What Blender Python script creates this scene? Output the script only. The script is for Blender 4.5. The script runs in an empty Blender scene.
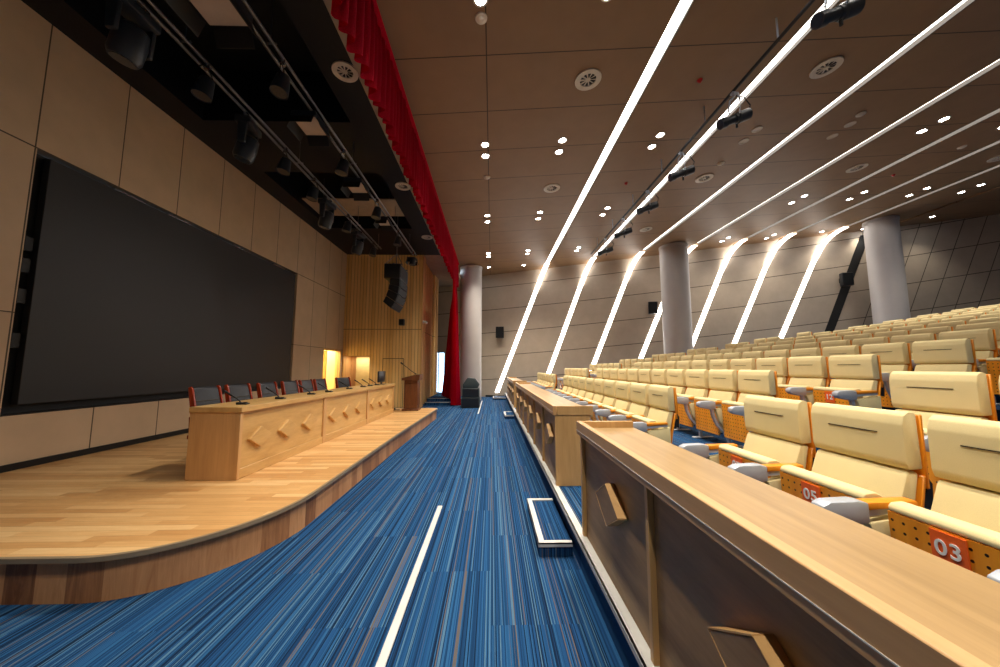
import bpy, bmesh, math, random
from mathutils import Vector, Matrix
random.seed(7)
sc = bpy.context.scene
COL = sc.collection
PI = math.pi

# ---------------------------------------------------------------- helpers
def L(r, g, b):
    def f(c):
        c /= 255.0
        return c / 12.92 if c <= 0.04045 else ((c + 0.055) / 1.055) ** 2.4
    return (f(r), f(g), f(b), 1.0)

class NT:
    def __init__(self, name):
        self.m = bpy.data.materials.new(name); self.m.use_nodes = True
        self.t = self.m.node_tree; self.t.nodes.clear()
        self.out = self.t.nodes.new('ShaderNodeOutputMaterial')
        self.b = self.t.nodes.new('ShaderNodeBsdfPrincipled')
        self.t.links.new(self.b.outputs[0], self.out.inputs[0])
    def n(self, typ, **kw):
        nd = self.t.nodes.new(typ)
        for k, v in kw.items(): setattr(nd, k, v)
        return nd
    def lk(self, a, b): self.t.links.new(a, b)
    def val(self, x, sock):
        if hasattr(x, 'links'): self.lk(x, sock)
        else: sock.default_value = x
    def math(self, op, a, b=0.0, c=0.0):
        nd = self.n('ShaderNodeMath', operation=op)
        self.val(a, nd.inputs[0]); self.val(b, nd.inputs[1]); self.val(c, nd.inputs[2])
        return nd.outputs[0]
    def pos(self, local=False):
        if local: return self.n('ShaderNodeTexCoord').outputs['Object']
        return self.n('ShaderNodeNewGeometry').outputs['Position']
    def xyz(self, v):
        s = self.n('ShaderNodeSeparateXYZ'); self.lk(v, s.inputs[0]); return s.outputs
    def comb(self, x, y, z):
        c = self.n('ShaderNodeCombineXYZ')
        for i, q in enumerate((x, y, z)): self.val(q, c.inputs[i])
        return c.outputs[0]
    def noise(self, vec, scale, detail=3, rough=0.55, dist=0.0):
        nd = self.n('ShaderNodeTexNoise'); self.lk(vec, nd.inputs['Vector'])
        nd.inputs['Scale'].default_value = scale; nd.inputs['Detail'].default_value = detail
        nd.inputs['Roughness'].default_value = rough; nd.inputs['Distortion'].default_value = dist
        return nd.outputs['Fac']
    def white(self, vec):
        nd = self.n('ShaderNodeTexWhiteNoise', noise_dimensions='3D'); self.lk(vec, nd.inputs['Vector'])
        return nd.outputs['Value']
    def ramp(self, fac, stops, interp='LINEAR'):
        nd = self.n('ShaderNodeValToRGB'); self.lk(fac, nd.inputs[0])
        cr = nd.color_ramp; cr.interpolation = interp
        while len(cr.elements) > 1: cr.elements.remove(cr.elements[-1])
        cr.elements[0].position = stops[0][0]; cr.elements[0].color = stops[0][1]
        for p, c in stops[1:]:
            e = cr.elements.new(p); e.color = c
        return nd.outputs[0]
    def mix(self, fac, a, b, mode='MIX'):
        nd = self.n('ShaderNodeMix', data_type='RGBA', blend_type=mode)
        self.val(fac, nd.inputs[0]); self.val(a, nd.inputs[6]); self.val(b, nd.inputs[7])
        return nd.outputs[2]
    def col(self, c): self.val(c, self.b.inputs['Base Color'])
    def bump(self, h, strength=0.3, dist=0.01):
        nd = self.n('ShaderNodeBump'); self.lk(h, nd.inputs['Height'])
        nd.inputs['Strength'].default_value = strength; nd.inputs['Distance'].default_value = dist
        self.lk(nd.outputs[0], self.b.inputs['Normal'])
    def fin(self, rough=0.5, metal=0.0, spec=None):
        self.val(rough, self.b.inputs['Roughness']); self.val(metal, self.b.inputs['Metallic'])
        if spec is not None: self.b.inputs['Specular IOR Level'].default_value = spec
        return self.m

def plain(name, c, rough=0.5, metal=0.0, var=0.08, scale=6.0, spec=None):
    k = NT(name)
    f = k.noise(k.pos(True), scale, 3)
    a = tuple(x * (1 - var) for x in c[:3]) + (1,); b = tuple(min(1, x * (1 + var)) for x in c[:3]) + (1,)
    k.col(k.ramp(f, [(0.3, a), (0.7, b)]))
    return k.fin(rough, metal, spec)

def emis(name, c, s):
    k = NT(name); k.col((0.8, 0.8, 0.8, 1)); k.b.inputs['Emission Color'].default_value = c
    k.b.inputs['Emission Strength'].default_value = s
    return k.fin(0.5)

def wood(name, c1, c2, axis='Y', rough=0.45, scale=5.0, stretch=0.07, local=True):
    k = NT(name)
    o = k.xyz(k.pos(local))
    i = 'XYZ'.index(axis)
    c = [o[0], o[1], o[2]]
    c[i] = k.math('MULTIPLY', o[i], stretch)
    v = k.comb(*c)
    f = k.noise(v, scale, 5, 0.6, 1.2)
    g = k.noise(v, scale * 9, 3, 0.7, 0.3)
    f2 = k.math('ADD', k.math('MULTIPLY', f, 0.75), k.math('MULTIPLY', g, 0.25))
    k.col(k.ramp(f2, [(0.32, c1), (0.68, c2)]))
    k.bump(g, 0.06, 0.004)
    return k.fin(rough)

def line_mask(k, coord, period, offset, width):
    # 1 on a thin line every period
    m = k.math('MODULO', k.math('ADD', coord, 1000 * period - offset), period)
    a = k.math('LESS_THAN', m, width)
    return a

class MB:
    def __init__(self): self.bm = bmesh.new()
    def box(self, x0, x1, y0, y1, z0, z1, bev=0.0, seg=2):
        vs = [self.bm.verts.new((x, y, z)) for x in (x0, x1) for y in (y0, y1) for z in (z0, z1)]
        idx = [(0, 1, 3, 2), (4, 6, 7, 5), (0, 4, 5, 1), (2, 3, 7, 6), (0, 2, 6, 4), (1, 5, 7, 3)]
        fs = [self.bm.faces.new([vs[i] for i in q]) for q in idx]
        if bev > 0: self._bev(fs, bev, seg)
        return vs
    def _bev(self, fs, bev, seg):
        es = list({e for f in fs for e in f.edges})
        bmesh.ops.bevel(self.bm, geom=es, offset=bev, segments=seg, profile=0.5, affect='EDGES')
    def prism(self, pts, lo, hi, axis='Y', bev=0.0, seg=2):
        # pts: polygon in the two other axes; extruded along axis
        def P(a, b, t):
            return {'Y': (a, t, b), 'X': (t, a, b), 'Z': (a, b, t)}[axis]
        v0 = [self.bm.verts.new(P(a, b, lo)) for a, b in pts]
        v1 = [self.bm.verts.new(P(a, b, hi)) for a, b in pts]
        n = len(pts); fs = [self.bm.faces.new(v0), self.bm.faces.new(v1[::-1])]
        for i in range(n): fs.append(self.bm.faces.new([v0[i], v1[i], v1[(i + 1) % n], v0[(i + 1) % n]]))
        if bev > 0: self._bev(fs, bev, seg)
        return fs
    def tube(self, pts, r, seg=8, r2=None, cap=True):
        pts = [Vector(p) for p in pts]; n = len(pts); rings = []
        up = Vector((0, 0, 1))
        for i, p in enumerate(pts):
            d = (pts[min(i + 1, n - 1)] - pts[max(i - 1, 0)]).normalized()
            a = d.cross(up)
            if a.length < 1e-3: a = d.cross(Vector((0, 1, 0)))
            a.normalize(); b = d.cross(a)
            rr = r if r2 is None else r + (r2 - r) * i / (n - 1)
            rings.append([self.bm.verts.new(p + a * rr * math.cos(t) + b * rr * math.sin(t)) for t in [2 * PI * k / seg for k in range(seg)]])
        for i in range(n - 1):
            for k in range(seg):
                self.bm.faces.new([rings[i][k], rings[i][(k + 1) % seg], rings[i + 1][(k + 1) % seg], rings[i + 1][k]])
        if cap:
            self.bm.faces.new(rings[0][::-1]); self.bm.faces.new(rings[-1])
        return self
    def lathe(self, prof, seg=24, mat=None):
        # prof: (r, z) list around local z, optional matrix
        rings = []
        for r, z in prof:
            ring = []
            for k in range(seg):
                v = Vector((r * math.cos(2 * PI * k / seg), r * math.sin(2 * PI * k / seg), z))
                ring.append(self.bm.verts.new(mat @ v if mat else v))
            rings.append(ring)
        for i in range(len(prof) - 1):
            for k in range(seg):
                self.bm.faces.new([rings[i][k], rings[i][(k + 1) % seg], rings[i + 1][(k + 1) % seg], rings[i + 1][k]])
        self.bm.faces.new(rings[0][::-1]); self.bm.faces.new(rings[-1])
        return self
    def quad(self, a, b, c, d):
        self.bm.faces.new([self.bm.verts.new(p) for p in (a, b, c, d)])
    def xf(self, M):
        bmesh.ops.transform(self.bm, matrix=M, verts=self.bm.verts); return self
    def build(self, name, mat, parent=None, smooth=True, keep=False, origin=None):
        bm = self.bm
        bmesh.ops.recalc_face_normals(bm, faces=bm.faces)
        if parent is not None and not keep:
            bmesh.ops.translate(bm, verts=bm.verts, vec=-wloc(parent))
        loc = Vector((0, 0, 0))
        if parent is None:
            if origin is None:
                xs = [v.co.x for v in bm.verts]; ys = [v.co.y for v in bm.verts]; zs = [v.co.z for v in bm.verts]
                loc = Vector(((min(xs) + max(xs)) / 2, (min(ys) + max(ys)) / 2, min(zs)))
            else: loc = Vector(origin)
            bmesh.ops.translate(bm, verts=bm.verts, vec=-loc)
        me = bpy.data.meshes.new(name); bm.to_mesh(me); bm.free()
        me.materials.append(mat)
        if smooth:
            me.polygons.foreach_set('use_smooth', [True] * len(me.polygons))
            try: me.set_sharp_from_angle(angle=math.radians(38))
            except Exception: pass
        o = bpy.data.objects.new(name, me); COL.objects.link(o)
        o.location = loc
        if parent is not None: o.parent = parent
        return o

def wloc(o):
    v = Vector((0, 0, 0))
    while o is not None: v += o.location; o = o.parent
    return v

def tag(o, label, cat, group=None, kind=None):
    o['label'] = label; o['category'] = cat
    if group: o['group'] = group
    if kind: o['kind'] = kind
    return o
def struct(o, label=None, cat=None):
    o['kind'] = 'structure'
    if label: o['label'] = label
    if cat: o['category'] = cat
    return o
def thing(name, label, cat, loc, rz=0.0, group=None):
    o = bpy.data.objects.new(name, None); COL.objects.link(o)
    o.empty_display_size = 0.1; o.location = loc; o.rotation_euler = (0, 0, rz)
    return tag(o, label, cat, group)
def dup(root, loc=None, rz=None):
    r = root.copy(); COL.objects.link(r)
    if loc is not None: r.location = loc
    if rz is not None: r.rotation_euler = (0, 0, rz)
    for c in list(root.children):
        k = c.copy(); COL.objects.link(k); k.parent = r
        for g in list(c.children):
            q = g.copy(); COL.objects.link(q); q.parent = k
    return r
ORD = ['zeroth', 'first', 'second', 'third', 'fourth', 'fifth', 'sixth', 'seventh', 'eighth', 'ninth', 'tenth', 'eleventh', 'twelfth', 'thirteenth', 'fourteenth']

# ---------------------------------------------------------------- materials
def m_carpet():
    k = NT('carpet_stripe'); o = k.xyz(k.pos())
    tx = k.math('FLOOR', k.math('DIVIDE', o[0], 0.5)); ty = k.math('FLOOR', k.math('DIVIDE', k.math('ADD', o[1], k.math('MULTIPLY', k.math('MODULO', k.math('ADD', tx, 100), 2.0), 0.5)), 1.0))
    tile = k.math('ADD', k.math('MULTIPLY', tx, 7.31), k.math('MULTIPLY', ty, 13.7))
    i1 = k.math('FLOOR', k.math('DIVIDE', o[0], 0.0055))
    i2 = k.math('FLOOR', k.math('DIVIDE', o[0], 0.019))
    w1 = k.white(k.comb(i1, tile, 3.3)); w2 = k.white(k.comb(i2, tx, 9.1)); w3 = k.white(k.comb(i1, tx, 5.7))
    f = k.math('ADD', k.math('MULTIPLY', w3, 0.58), k.math('ADD', k.math('MULTIPLY', w1, 0.17), k.math('MULTIPLY', w2, 0.25)))
    f = k.math('ADD', k.math('MULTIPLY', k.math('SUBTRACT', f, 0.5), 1.45), 0.5)
    c = k.ramp(f, [(0.0, L(18, 38, 64)), (0.2, L(24, 56, 94)), (0.36, L(32, 74, 120)), (0.52, L(44, 92, 138)), (0.66, L(26, 64, 104)), (0.76, L(82, 118, 146)), (0.84, L(36, 82, 128)), (0.95, L(98, 92, 90))], 'CONSTANT')
    fl = k.noise(k.pos(), 260, 2)
    c = k.mix(0.2, c, k.ramp(fl, [(0.3, (0.25, 0.25, 0.25, 1)), (0.7, (1, 1, 1, 1))]), 'MULTIPLY')
    k.col(c); k.bump(fl, 0.5, 0.004)
    return k.fin(0.95, spec=0.1)
M = {}
M['carpet'] = m_carpet()

def m_planks(name, along, pw, pl, cols, rough, gap=0.0018):
    k = NT(name); o = k.xyz(k.pos())
    a, b = (o[0], o[1]) if along == 'X' else ((o[2], o[0]) if along == 'Z' else (o[1], o[0]))
    row = k.math('FLOOR', k.math('DIVIDE', b, pw))
    sh = k.math('MULTIPLY', k.white(k.comb(row, 1.7, 0.3)), pl)
    aa = k.math('ADD', a, sh)
    cell = k.math('FLOOR', k.math('DIVIDE', aa, pl))
    r = k.white(k.comb(row, cell, 4.4))
    v = k.comb(k.math('ADD', k.math('MULTIPLY', a, 0.09), k.math('MULTIPLY', r, 30)), b, k.math('MULTIPLY', r, 17))
    g = k.noise(v, 22, 5, 0.62, 1.5)
    f = k.math('ADD', k.math('MULTIPLY', r, 0.5), k.math('MULTIPLY', g, 0.5))
    c = k.ramp(f, cols)
    gm = line_mask(k, b, pw, 0, gap)
    k.col(k.mix(k.math('MULTIPLY', gm, 0.55), c, L(70, 42, 22)))
    return k.fin(rough)
M['stage_wood'] = m_planks('stage_planks', 'X', 0.075, 0.9, [(0.2, L(192, 140, 84)), (0.5, L(216, 168, 108)), (0.8, L(234, 194, 136))], 0.36)

def m_apron():
    k = NT('apron_oak'); o = k.xyz(k.pos())
    s = k.math('ADD', o[0], o[1])
    d = k.math('SUBTRACT', o[0], o[1])
    row = k.math('FLOOR', k.math('DIVIDE', k.math('SUBTRACT', o[1], k.math('MULTIPLY', o[0], 0.9)), 0.16))
    r = k.white(k.comb(row, 2.2, 0.1))
    v = k.comb(s, d, k.math('ADD', k.math('MULTIPLY', o[2], 0.12), k.math('MULTIPLY', r, 9)))
    g = k.noise(v, 16, 5, 0.65, 2.0)
    f = k.math('ADD', k.math('MULTIPLY', r, 0.45), k.math('MULTIPLY', g, 0.55))
    k.col(k.ramp(f, [(0.25, L(120, 76, 44)), (0.5, L(176, 122, 78)), (0.75, L(205, 152, 104))]))
    return k.fin(0.5)
M['apron'] = m_apron()

def m_panels(name, c, kind, rough=0.5):
    k = NT(name); o = k.xyz(k.pos())
    n = k.noise(k.pos(), 2.5, 3)
    base = k.ramp(n, [(0.3, tuple(x * 0.94 for x in c[:3]) + (1,)), (0.7, tuple(x * 1.05 for x in c[:3]) + (1,))])
    dark = tuple(x * 0.16 for x in c[:3]) + (1,)
    if kind == 'left':
        m = line_mask(k, o[1], 0.885, 3.826, 0.014)
        m = k.math('MAXIMUM', m, k.math('LESS_THAN', k.math('ABSOLUTE', k.math('SUBTRACT', o[2], 3.885)), 0.008))
        m = k.math('MAXIMUM', m, k.math('LESS_THAN', k.math('ABSOLUTE', k.math('SUBTRACT', o[2], 1.98)), 0.006))
    elif kind == 'ceil':
        m = line_mask(k, o[1], 1.1, 4.585, 0.016)
        m = k.math('MAXIMUM', m, k.math('LESS_THAN', k.math('ABSOLUTE', k.math('ADD', o[0], 0.09)), 0.008))
    elif kind == 'far':
        dx = k.math('ADD', o[0], 0.45)
        q = k.math('ADD', k.math('MULTIPLY', dx, 0.062), k.math('MULTIPLY', k.math('MULTIPLY', dx, dx), 0.0022))
        m = line_mask(k, k.math('SUBTRACT', o[2], q), 1.115, 0.78, 0.028)
        sl = k.math('SUBTRACT', o[0], k.math('MULTIPLY', o[2], 0.39))
        m2 = k.math('MULTIPLY', line_mask(k, sl, 0.72, 0.2, 0.028), k.math('GREATER_THAN', sl, 13.4))
        m = k.math('MAXIMUM', m, m2)
    k.col(k.mix(m, base, dark))
    return k.fin(rough, spec=0.25)
M['wall_left'] = m_panels('acoustic_panel_taupe', L(212, 186, 154), 'left', 0.55)
M['ceil'] = m_panels('ceiling_panel_brown', L(140, 109, 79), 'ceil', 0.5)
M['wall_far'] = m_panels('acoustic_panel_beige', L(186, 172, 154), 'far', 0.65)

def m_slat():
    k = NT('timber_slats'); o = k.xyz(k.pos())
    s = k.math('ADD', o[0], o[1])
    row = k.math('FLOOR', k.math('DIVIDE', s, 0.11)); r = k.white(k.comb(row, 0.5, 3.1))
    v = k.comb(s, k.math('MULTIPLY', r, 5), k.math('MULTIPLY', o[2], 0.08))
    g = k.noise(v, 14, 4, 0.6, 0.8)
    f = k.math('ADD', k.math('MULTIPLY', r, 0.35), k.math('MULTIPLY', g, 0.65))
    c = k.ramp(f, [(0.3, L(222, 174, 106)), (0.7, L(244, 204, 138))])
    m = line_mask(k, s, 0.11, 0, 0.013)
    m = k.math('MAXIMUM', m, k.math('LESS_THAN', k.math('ABSOLUTE', k.math('SUBTRACT', o[2], 2.72)), 0.012))
    k.col(k.mix(k.math('MULTIPLY', m, 0.7), c, L(80, 50, 22)))
    return k.fin(0.5)
M['slat'] = m_slat()

M['desk_wood'] = wood('oak_veneer', L(186, 142, 80), L(222, 182, 118), 'Y', 0.4, 4.0, 0.16)
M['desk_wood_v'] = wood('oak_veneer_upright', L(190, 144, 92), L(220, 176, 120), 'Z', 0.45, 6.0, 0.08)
M['aud_top'] = wood('walnut_veneer_top', L(148, 118, 75), L(182, 149, 101), 'Y', 0.36, 6.0, 0.07)
M['aud_rim'] = wood('walnut_veneer_edge', L(186, 142, 94), L(214, 172, 120), 'Y', 0.4, 6.0, 0.07)
M['aud_front'] = wood('walnut_veneer_front', L(122, 90, 52), L(178, 140, 92), 'Y', 0.5, 5.0, 0.12)
M['aud_end'] = wood('oak_veneer_end', L(180, 138, 84), L(212, 170, 112), 'Z', 0.45, 6.0, 0.08)
M['redwood'] = wood('mahogany', L(86, 48, 28), L(124, 76, 46), 'Z', 0.35, 8.0, 0.1)
M['chairwood'] = wood('glossy_red_wood', L(112, 30, 10), L(156, 52, 20), 'Z', 0.2, 8.0, 0.12)
M['orange'] = wood('orange_plywood', L(222, 130, 20), L(242, 158, 40), 'Z', 0.35, 7.0, 0.1)

def m_perf():
    k = NT('perforated_plywood'); o = k.xyz(k.pos(True))
    p = 0.042
    u = k.math('SUBTRACT', k.math('MODULO', k.math('ADD', o[1], 10.0), p), p / 2)
    w = k.math('SUBTRACT', k.math('MODULO', k.math('ADD', o[2], 10.012), p), p / 2)
    d = k.math('SQRT', k.math('ADD', k.math('MULTIPLY', u, u), k.math('MULTIPLY', w, w)))
    g = k.noise(k.comb(o[0], o[1], k.math('MULTIPLY', o[2], 0.1)), 20, 3)
    c = k.ramp(g, [(0.3, L(232, 142, 28)), (0.7, L(246, 164, 44))])
    k.col(k.mix(k.math('LESS_THAN', d, 0.006), c, L(40, 18, 6)))
    return k.fin(0.4)
M['perf'] = m_perf()

def m_fabric(name, c, fs=300):
    k = NT(name); n = k.noise(k.pos(True), fs, 2); n2 = k.noise(k.pos(True), 5, 2)
    f = k.math('ADD', k.math('MULTIPLY', n, 0.5), k.math('MULTIPLY', n2, 0.5))
    k.col(k.ramp(f, [(0.3, tuple(x * 0.88 for x in c[:3]) + (1,)), (0.7, c)]))
    k.bump(n, 0.25, 0.002)
    return k.fin(0.8, spec=0.2)
M['cream'] = m_fabric('cream_upholstery', L(232, 215, 162))
def m_curtain():
    k = NT('red_velvet'); n = k.noise(k.pos(True), 90, 2)
    k.col(k.ramp(n, [(0.3, L(180, 6, 36)), (0.7, L(210, 12, 50))]))
    k.b.inputs['Specular IOR Level'].default_value = 0.1
    return k.fin(0.75)
M['red'] = m_curtain()
M['seam'] = plain('dark_stitch', L(60, 50, 34), 0.9)
M['greymetal'] = plain('grey_coated_metal', L(178, 184, 194), 0.38, 0.25)
M['darkmetal'] = plain('dark_bracket', L(34, 32, 32), 0.5, 0.3)
M['leather'] = plain('black_leather', L(22, 27, 36), 0.4, 0, 0.12, 30)
M['black'] = plain('matt_black', L(14, 14, 16), 0.55)
M['blackceil'] = plain('black_paint', L(12, 16, 24), 0.5, spec=0.3)
M['blackgloss'] = plain('satin_black_plastic', L(30, 33, 38), 0.35)
M['grille'] = plain('dark_grille', L(17, 21, 25), 0.6, spec=0.2)
M['chrome'] = plain('bright_steel', L(190, 192, 198), 0.25, 0.9)
M['pipe'] = plain('steel_pipe', L(118, 120, 126), 0.35, 0.75)
M['screen'] = plain('screen_surface', L(36, 36, 38), 0.5, 0, 0.05, 0.6)
M['white'] = plain('white_trim', L(225, 225, 222), 0.5)
M['nosing'] = plain('aluminium_nosing', L(214, 214, 210), 0.45, 0.1)
M['bronze'] = plain('bronze_edge', L(160, 140, 112), 0.4, 0.3)
M['column'] = plain('column_paint', L(178, 174, 172), 0.45, 0, 0.03, 2)
M['beige'] = plain('beige_paint', L(170, 150, 128), 0.6)
M['vent'] = plain('vent_white', L(206, 194, 176), 0.5)
M['redplastic'] = plain('red_plastic', L(190, 20, 26), 0.4)
M['sign'] = plain('orange_plate', L(246, 104, 34), 0.5)
M['signtext'] = plain('white_print', L(240, 238, 232), 0.6)
M['spk'] = plain('grey_green_cabinet', L(58, 68, 70), 0.5)
M['fixture'] = plain('stage_fixture_paint', L(46, 53, 62), 0.38, 0.1)
M['lens'] = plain('lens_glass', L(50, 60, 70), 0.08, 0.2)
M['softface'] = plain('diffuser_sheet', L(190, 172, 156), 0.5)
M['ledface'] = plain('led_lens_array', L(78, 72, 64), 0.4, 0, 0.5, 120)
M['yellow'] = plain('corridor_paint', L(238, 220, 160), 0.6)
M['slot'] = plain('slot_lining', L(62, 55, 48), 0.5)
M['strip'] = emis('led_diffuser', (1.0, 0.93, 0.85, 1), 6.5)
M['wstrip'] = emis('led_diffuser_upright', (1.0, 0.94, 0.87, 1), 11.0)
M['lamp'] = emis('downlight_face', (0.95, 0.97, 1.0, 1), 60.0)
def m_glass():
    k = NT('clear_glass')
    tr = k.n('ShaderNodeBsdfTransparent'); gl = k.n('ShaderNodeBsdfGlossy'); gl.inputs['Roughness'].default_value = 0.02
    mx = k.n('ShaderNodeMixShader'); mx.inputs[0].default_value = 0.06
    tr.inputs[0].default_value = (0.86, 0.94, 1.0, 1)
    k.lk(tr.outputs[0], mx.inputs[1]); k.lk(gl.outputs[0], mx.inputs[2]); k.lk(mx.outputs[0], k.out.inputs[0])
    return k.m
M['glass'] = m_glass()

# ---------------------------------------------------------------- geometry of the place
XL = -5.216; ZS = 0.266; ZC = 5.42; YE = 12.18
def ceilz(x): return 5.9 + 0.075 * x
def wally(x): return 16.55 - 0.195 * x
ROWX = [2.0 + 1.08 * k for k in range(12)]
ROWZ = [0.2 + 0.176 * k + (0.012 if k else 0) for k in range(12)]
ROWS = [0.09, -0.04, -0.145, -0.15] + [-0.2] * 8
OUT0 = (0, 0, 0)

# floor
b = MB(); b.box(-7.3, 21, -6, 18.2, -0.1, 0.0)
struct(b.build('floor', M['carpet'], smooth=False, origin=OUT0), 'blue striped carpet of the aisle floor', 'floor')
# raked seating tiers
pts = [(0.615, 0.002), (0.615, ROWZ[0])]
for k in range(1, 12):
    xr = ROWX[k] - 0.72
    pts += [(xr, ROWZ[k - 1]), (xr, ROWZ[k])]
pts += [(20.0, ROWZ[11]), (20.0, 0.002)]
b = MB(); b.prism(pts, -2.0, 16.4, 'Y')
struct(b.build('floor_tier', M['carpet'], smooth=False, origin=OUT0), 'raked carpeted tiers under the seat rows', 'floor')
b = MB(); b.box(0.6, 0.642, -2.0, 16.3, ROWZ[0] + 0.001, ROWZ[0] + 0.009)
b.box(0.612, 0.666, -2.0, 16.3, ROWZ[0] + 0.0005, ROWZ[0] + 0.004)
b.box(0.598, 0.612, -2.0, 16.3, ROWZ[0] - 0.02, ROWZ[0] + 0.009)
struct(b.build('trim_1', M['nosing'], smooth=False, origin=OUT0))
# white floor strips
for i, (x0, x1, y0, y1) in enumerate([(-0.535, -0.49, 1.0, 3.6), (-0.43, -0.39, 10.5, 14.5)]):
    b = MB(); b.box(x0, x1, y0, y1, 0.001, 0.012, 0.003, 1)
    struct(b.build('trim_%d' % (i + 2), M['nosing'], smooth=False, origin=OUT0), ['long white strip set in the blue carpet', 'white strip in the carpet beside the floor speakers'][i], 'floor strip')

# ceiling with slots
STR = [2.40, 4.42, 6.42, 8.50, 10.40, 12.16, 13.97]; SW = 0.2; BLK = 16.05
def sloped(bm_, x0, x1, y0, y1, t=0.12, dz=0.0):
    p = [(x0, ceilz(x0) + dz), (x1, ceilz(x1) + dz), (x1, ceilz(x1) + dz + t), (x0, ceilz(x0) + dz + t)]
    bm_.prism(p, y0, y1, 'Y')
b = MB(); xs = [-1.5]
for s in STR + [BLK]: xs += [s, s + SW]
xs += [20.2]
for i in range(0, len(xs), 2): sloped(b, xs[i], xs[i + 1], -6, 17.3)
struct(b.build('ceiling', M['ceil'], smooth=False, origin=OUT0), 'brown panelled ceiling with downlights above the audience', 'ceiling')

# walls
b = MB()
X0, X1 = XL - 0.2, XL
b.box(X0, X1, -6, 3.85, 0, ZC); b.box(X0, X1, 3.85, 9.18, 3.885, ZC); b.box(X0, X1, 3.85, 9.18, 0, 0.86)
b.box(X0, X1, 9.18, 10.78, 0, ZC); b.box(X0, X1, 10.78, 12.05, 1.98, ZC); b.box(X0, X1, 12.05, 17.9, 0, ZC)
struct(b.build('wall_left', M['wall_left'], smooth=False, origin=OUT0), 'taupe panelled wall around the big screen', 'wall')
b = MB(); b.box(XL + 0.001, XL + 0.018, 2.25, 9.7, ZS + 0.001, ZS + 0.075)
struct(b.build('baseboard_left', M['black'], smooth=False, origin=OUT0))
b = MB()
b.box(XL, -5.18, YE, YE + 0.15, 0, ZC); b.box(-5.18, -4.27, YE, YE + 0.15, 1.79, ZC); b.box(-4.27, -2.5, YE, YE + 0.15, 0, ZC)
b.box(-2.65, -2.5, YE + 0.15, 12.75, 0, ZC); b.box(-2.7, -2.58, 12.75, 14.9, 0, ZC); b.box(-2.65, -2.5, 14.9, 15.7, 0, ZC)
struct(b.build('wall_stage', M['slat'], smooth=False, origin=OUT0), 'timber slat wall at the end of the stage', 'wall')
b = MB(); b.box(-2.499, -2.47, YE - 0.02, 12.62, 0.001, ZC - 0.001); b.box(-2.499, -2.47, 15.25, 15.7, 0.21, ZC - 0.001)  # added pale strips: light along the wall corners put into their colour
struct(b.build('trim_5', M['desk_wood_v'], smooth=False, origin=OUT0), 'pale strips standing in for the lit corners of the slat wall', 'trim')  # trim_5 is added, a stand-in for light along the corners
def wallbox(bm_, x0, x1, z0, z1, t=0.2, off=0.0):
    y0, y1 = wally(x0) + off, wally(x1) + off
    bm_.prism([(x0, y0), (x1, y1), (x1, y1 + t), (x0, y0 + t)], z0, z1, 'Z')
b = MB()
wallbox(b, -5.4, -2.95, 0, 5.6); wallbox(b, -2.95, -2.3, 0, 0.12); wallbox(b, -2.95, -2.3, 2.17, 5.6); wallbox(b, -2.3, -1.5, 0, 5.8)
wallbox(b, -1.5, 20.2, 0, 7.6)
struct(b.build('wall_far', M['wall_far'], smooth=False, origin=OUT0), 'beige panelled wall with slanted light slots', 'wall')
b = MB(); b.box(20.0, 20.2, -6, 14, 0, 7.6)
struct(b.build('wall_rear', M['wall_far'], smooth=False, origin=OUT0))
b = MB(); b.box(-5.5, 20.2, -6.2, -6, 0, 7.6)
struct(b.build('wall_back', M['wall_left'], smooth=False, origin=OUT0))
b = MB(); wallbox(b, -0.3, 0.58, 0.002, 0.08, 0.015, -0.016)
struct(b.build('baseboard_far', M['black'], smooth=False, origin=OUT0))

# stage ceiling, black, with two open bays and the soffit beam at the curtain
b = MB()
b.box(XL - 0.2, -1.87, -6, 3.0, ZC, ZC + 0.1)
b.box(XL - 0.2, -4.75, 3.0, YE, ZC, ZC + 0.1)
b.box(-4.75, -2.35, 5.4, 6.9, ZC, ZC + 0.1)
b.box(-4.75, -2.35, 9.8, YE, ZC, ZC + 0.1)
b.box(-2.35, -1.87, 3.0, YE, ZC, ZC + 0.1)
b.box(XL - 0.2, -1.8, -6, YE, ZC + 0.9, ZC + 1.0)
for (y0, y1) in ((3.0, 5.4), (6.9, 9.8)):
    b.box(-4.8, -4.75, y0, y1, ZC + 0.1, ZC + 0.9); b.box(-2.35, -2.3, y0, y1, ZC + 0.1, ZC + 0.9)
    b.box(-4.75, -2.35, y0 - 0.05, y0, ZC + 0.1, ZC + 0.9); b.box(-4.75, -2.35, y1, y1 + 0.05, ZC + 0.1, ZC + 0.9)
struct(b.build('ceiling_stage', M['blackceil'], smooth=False, origin=OUT0), 'black open ceiling above the stage', 'ceiling')
b = MB(); b.box(XL - 0.2, -1.5, YE + 0.001, 17.8, ZC, ZC + 0.1); b.box(-1.87, -1.62, -6, YE, ZC - 0.01, ZC + 0.6); b.box(-1.62, -1.5, -6, 17.2, ZC + 0.25, ZC + 0.6)
struct(b.build('trim_4', M['beige'], smooth=False, origin=OUT0), 'thin tan beam along the edge of the black ceiling', 'beam')

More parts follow.
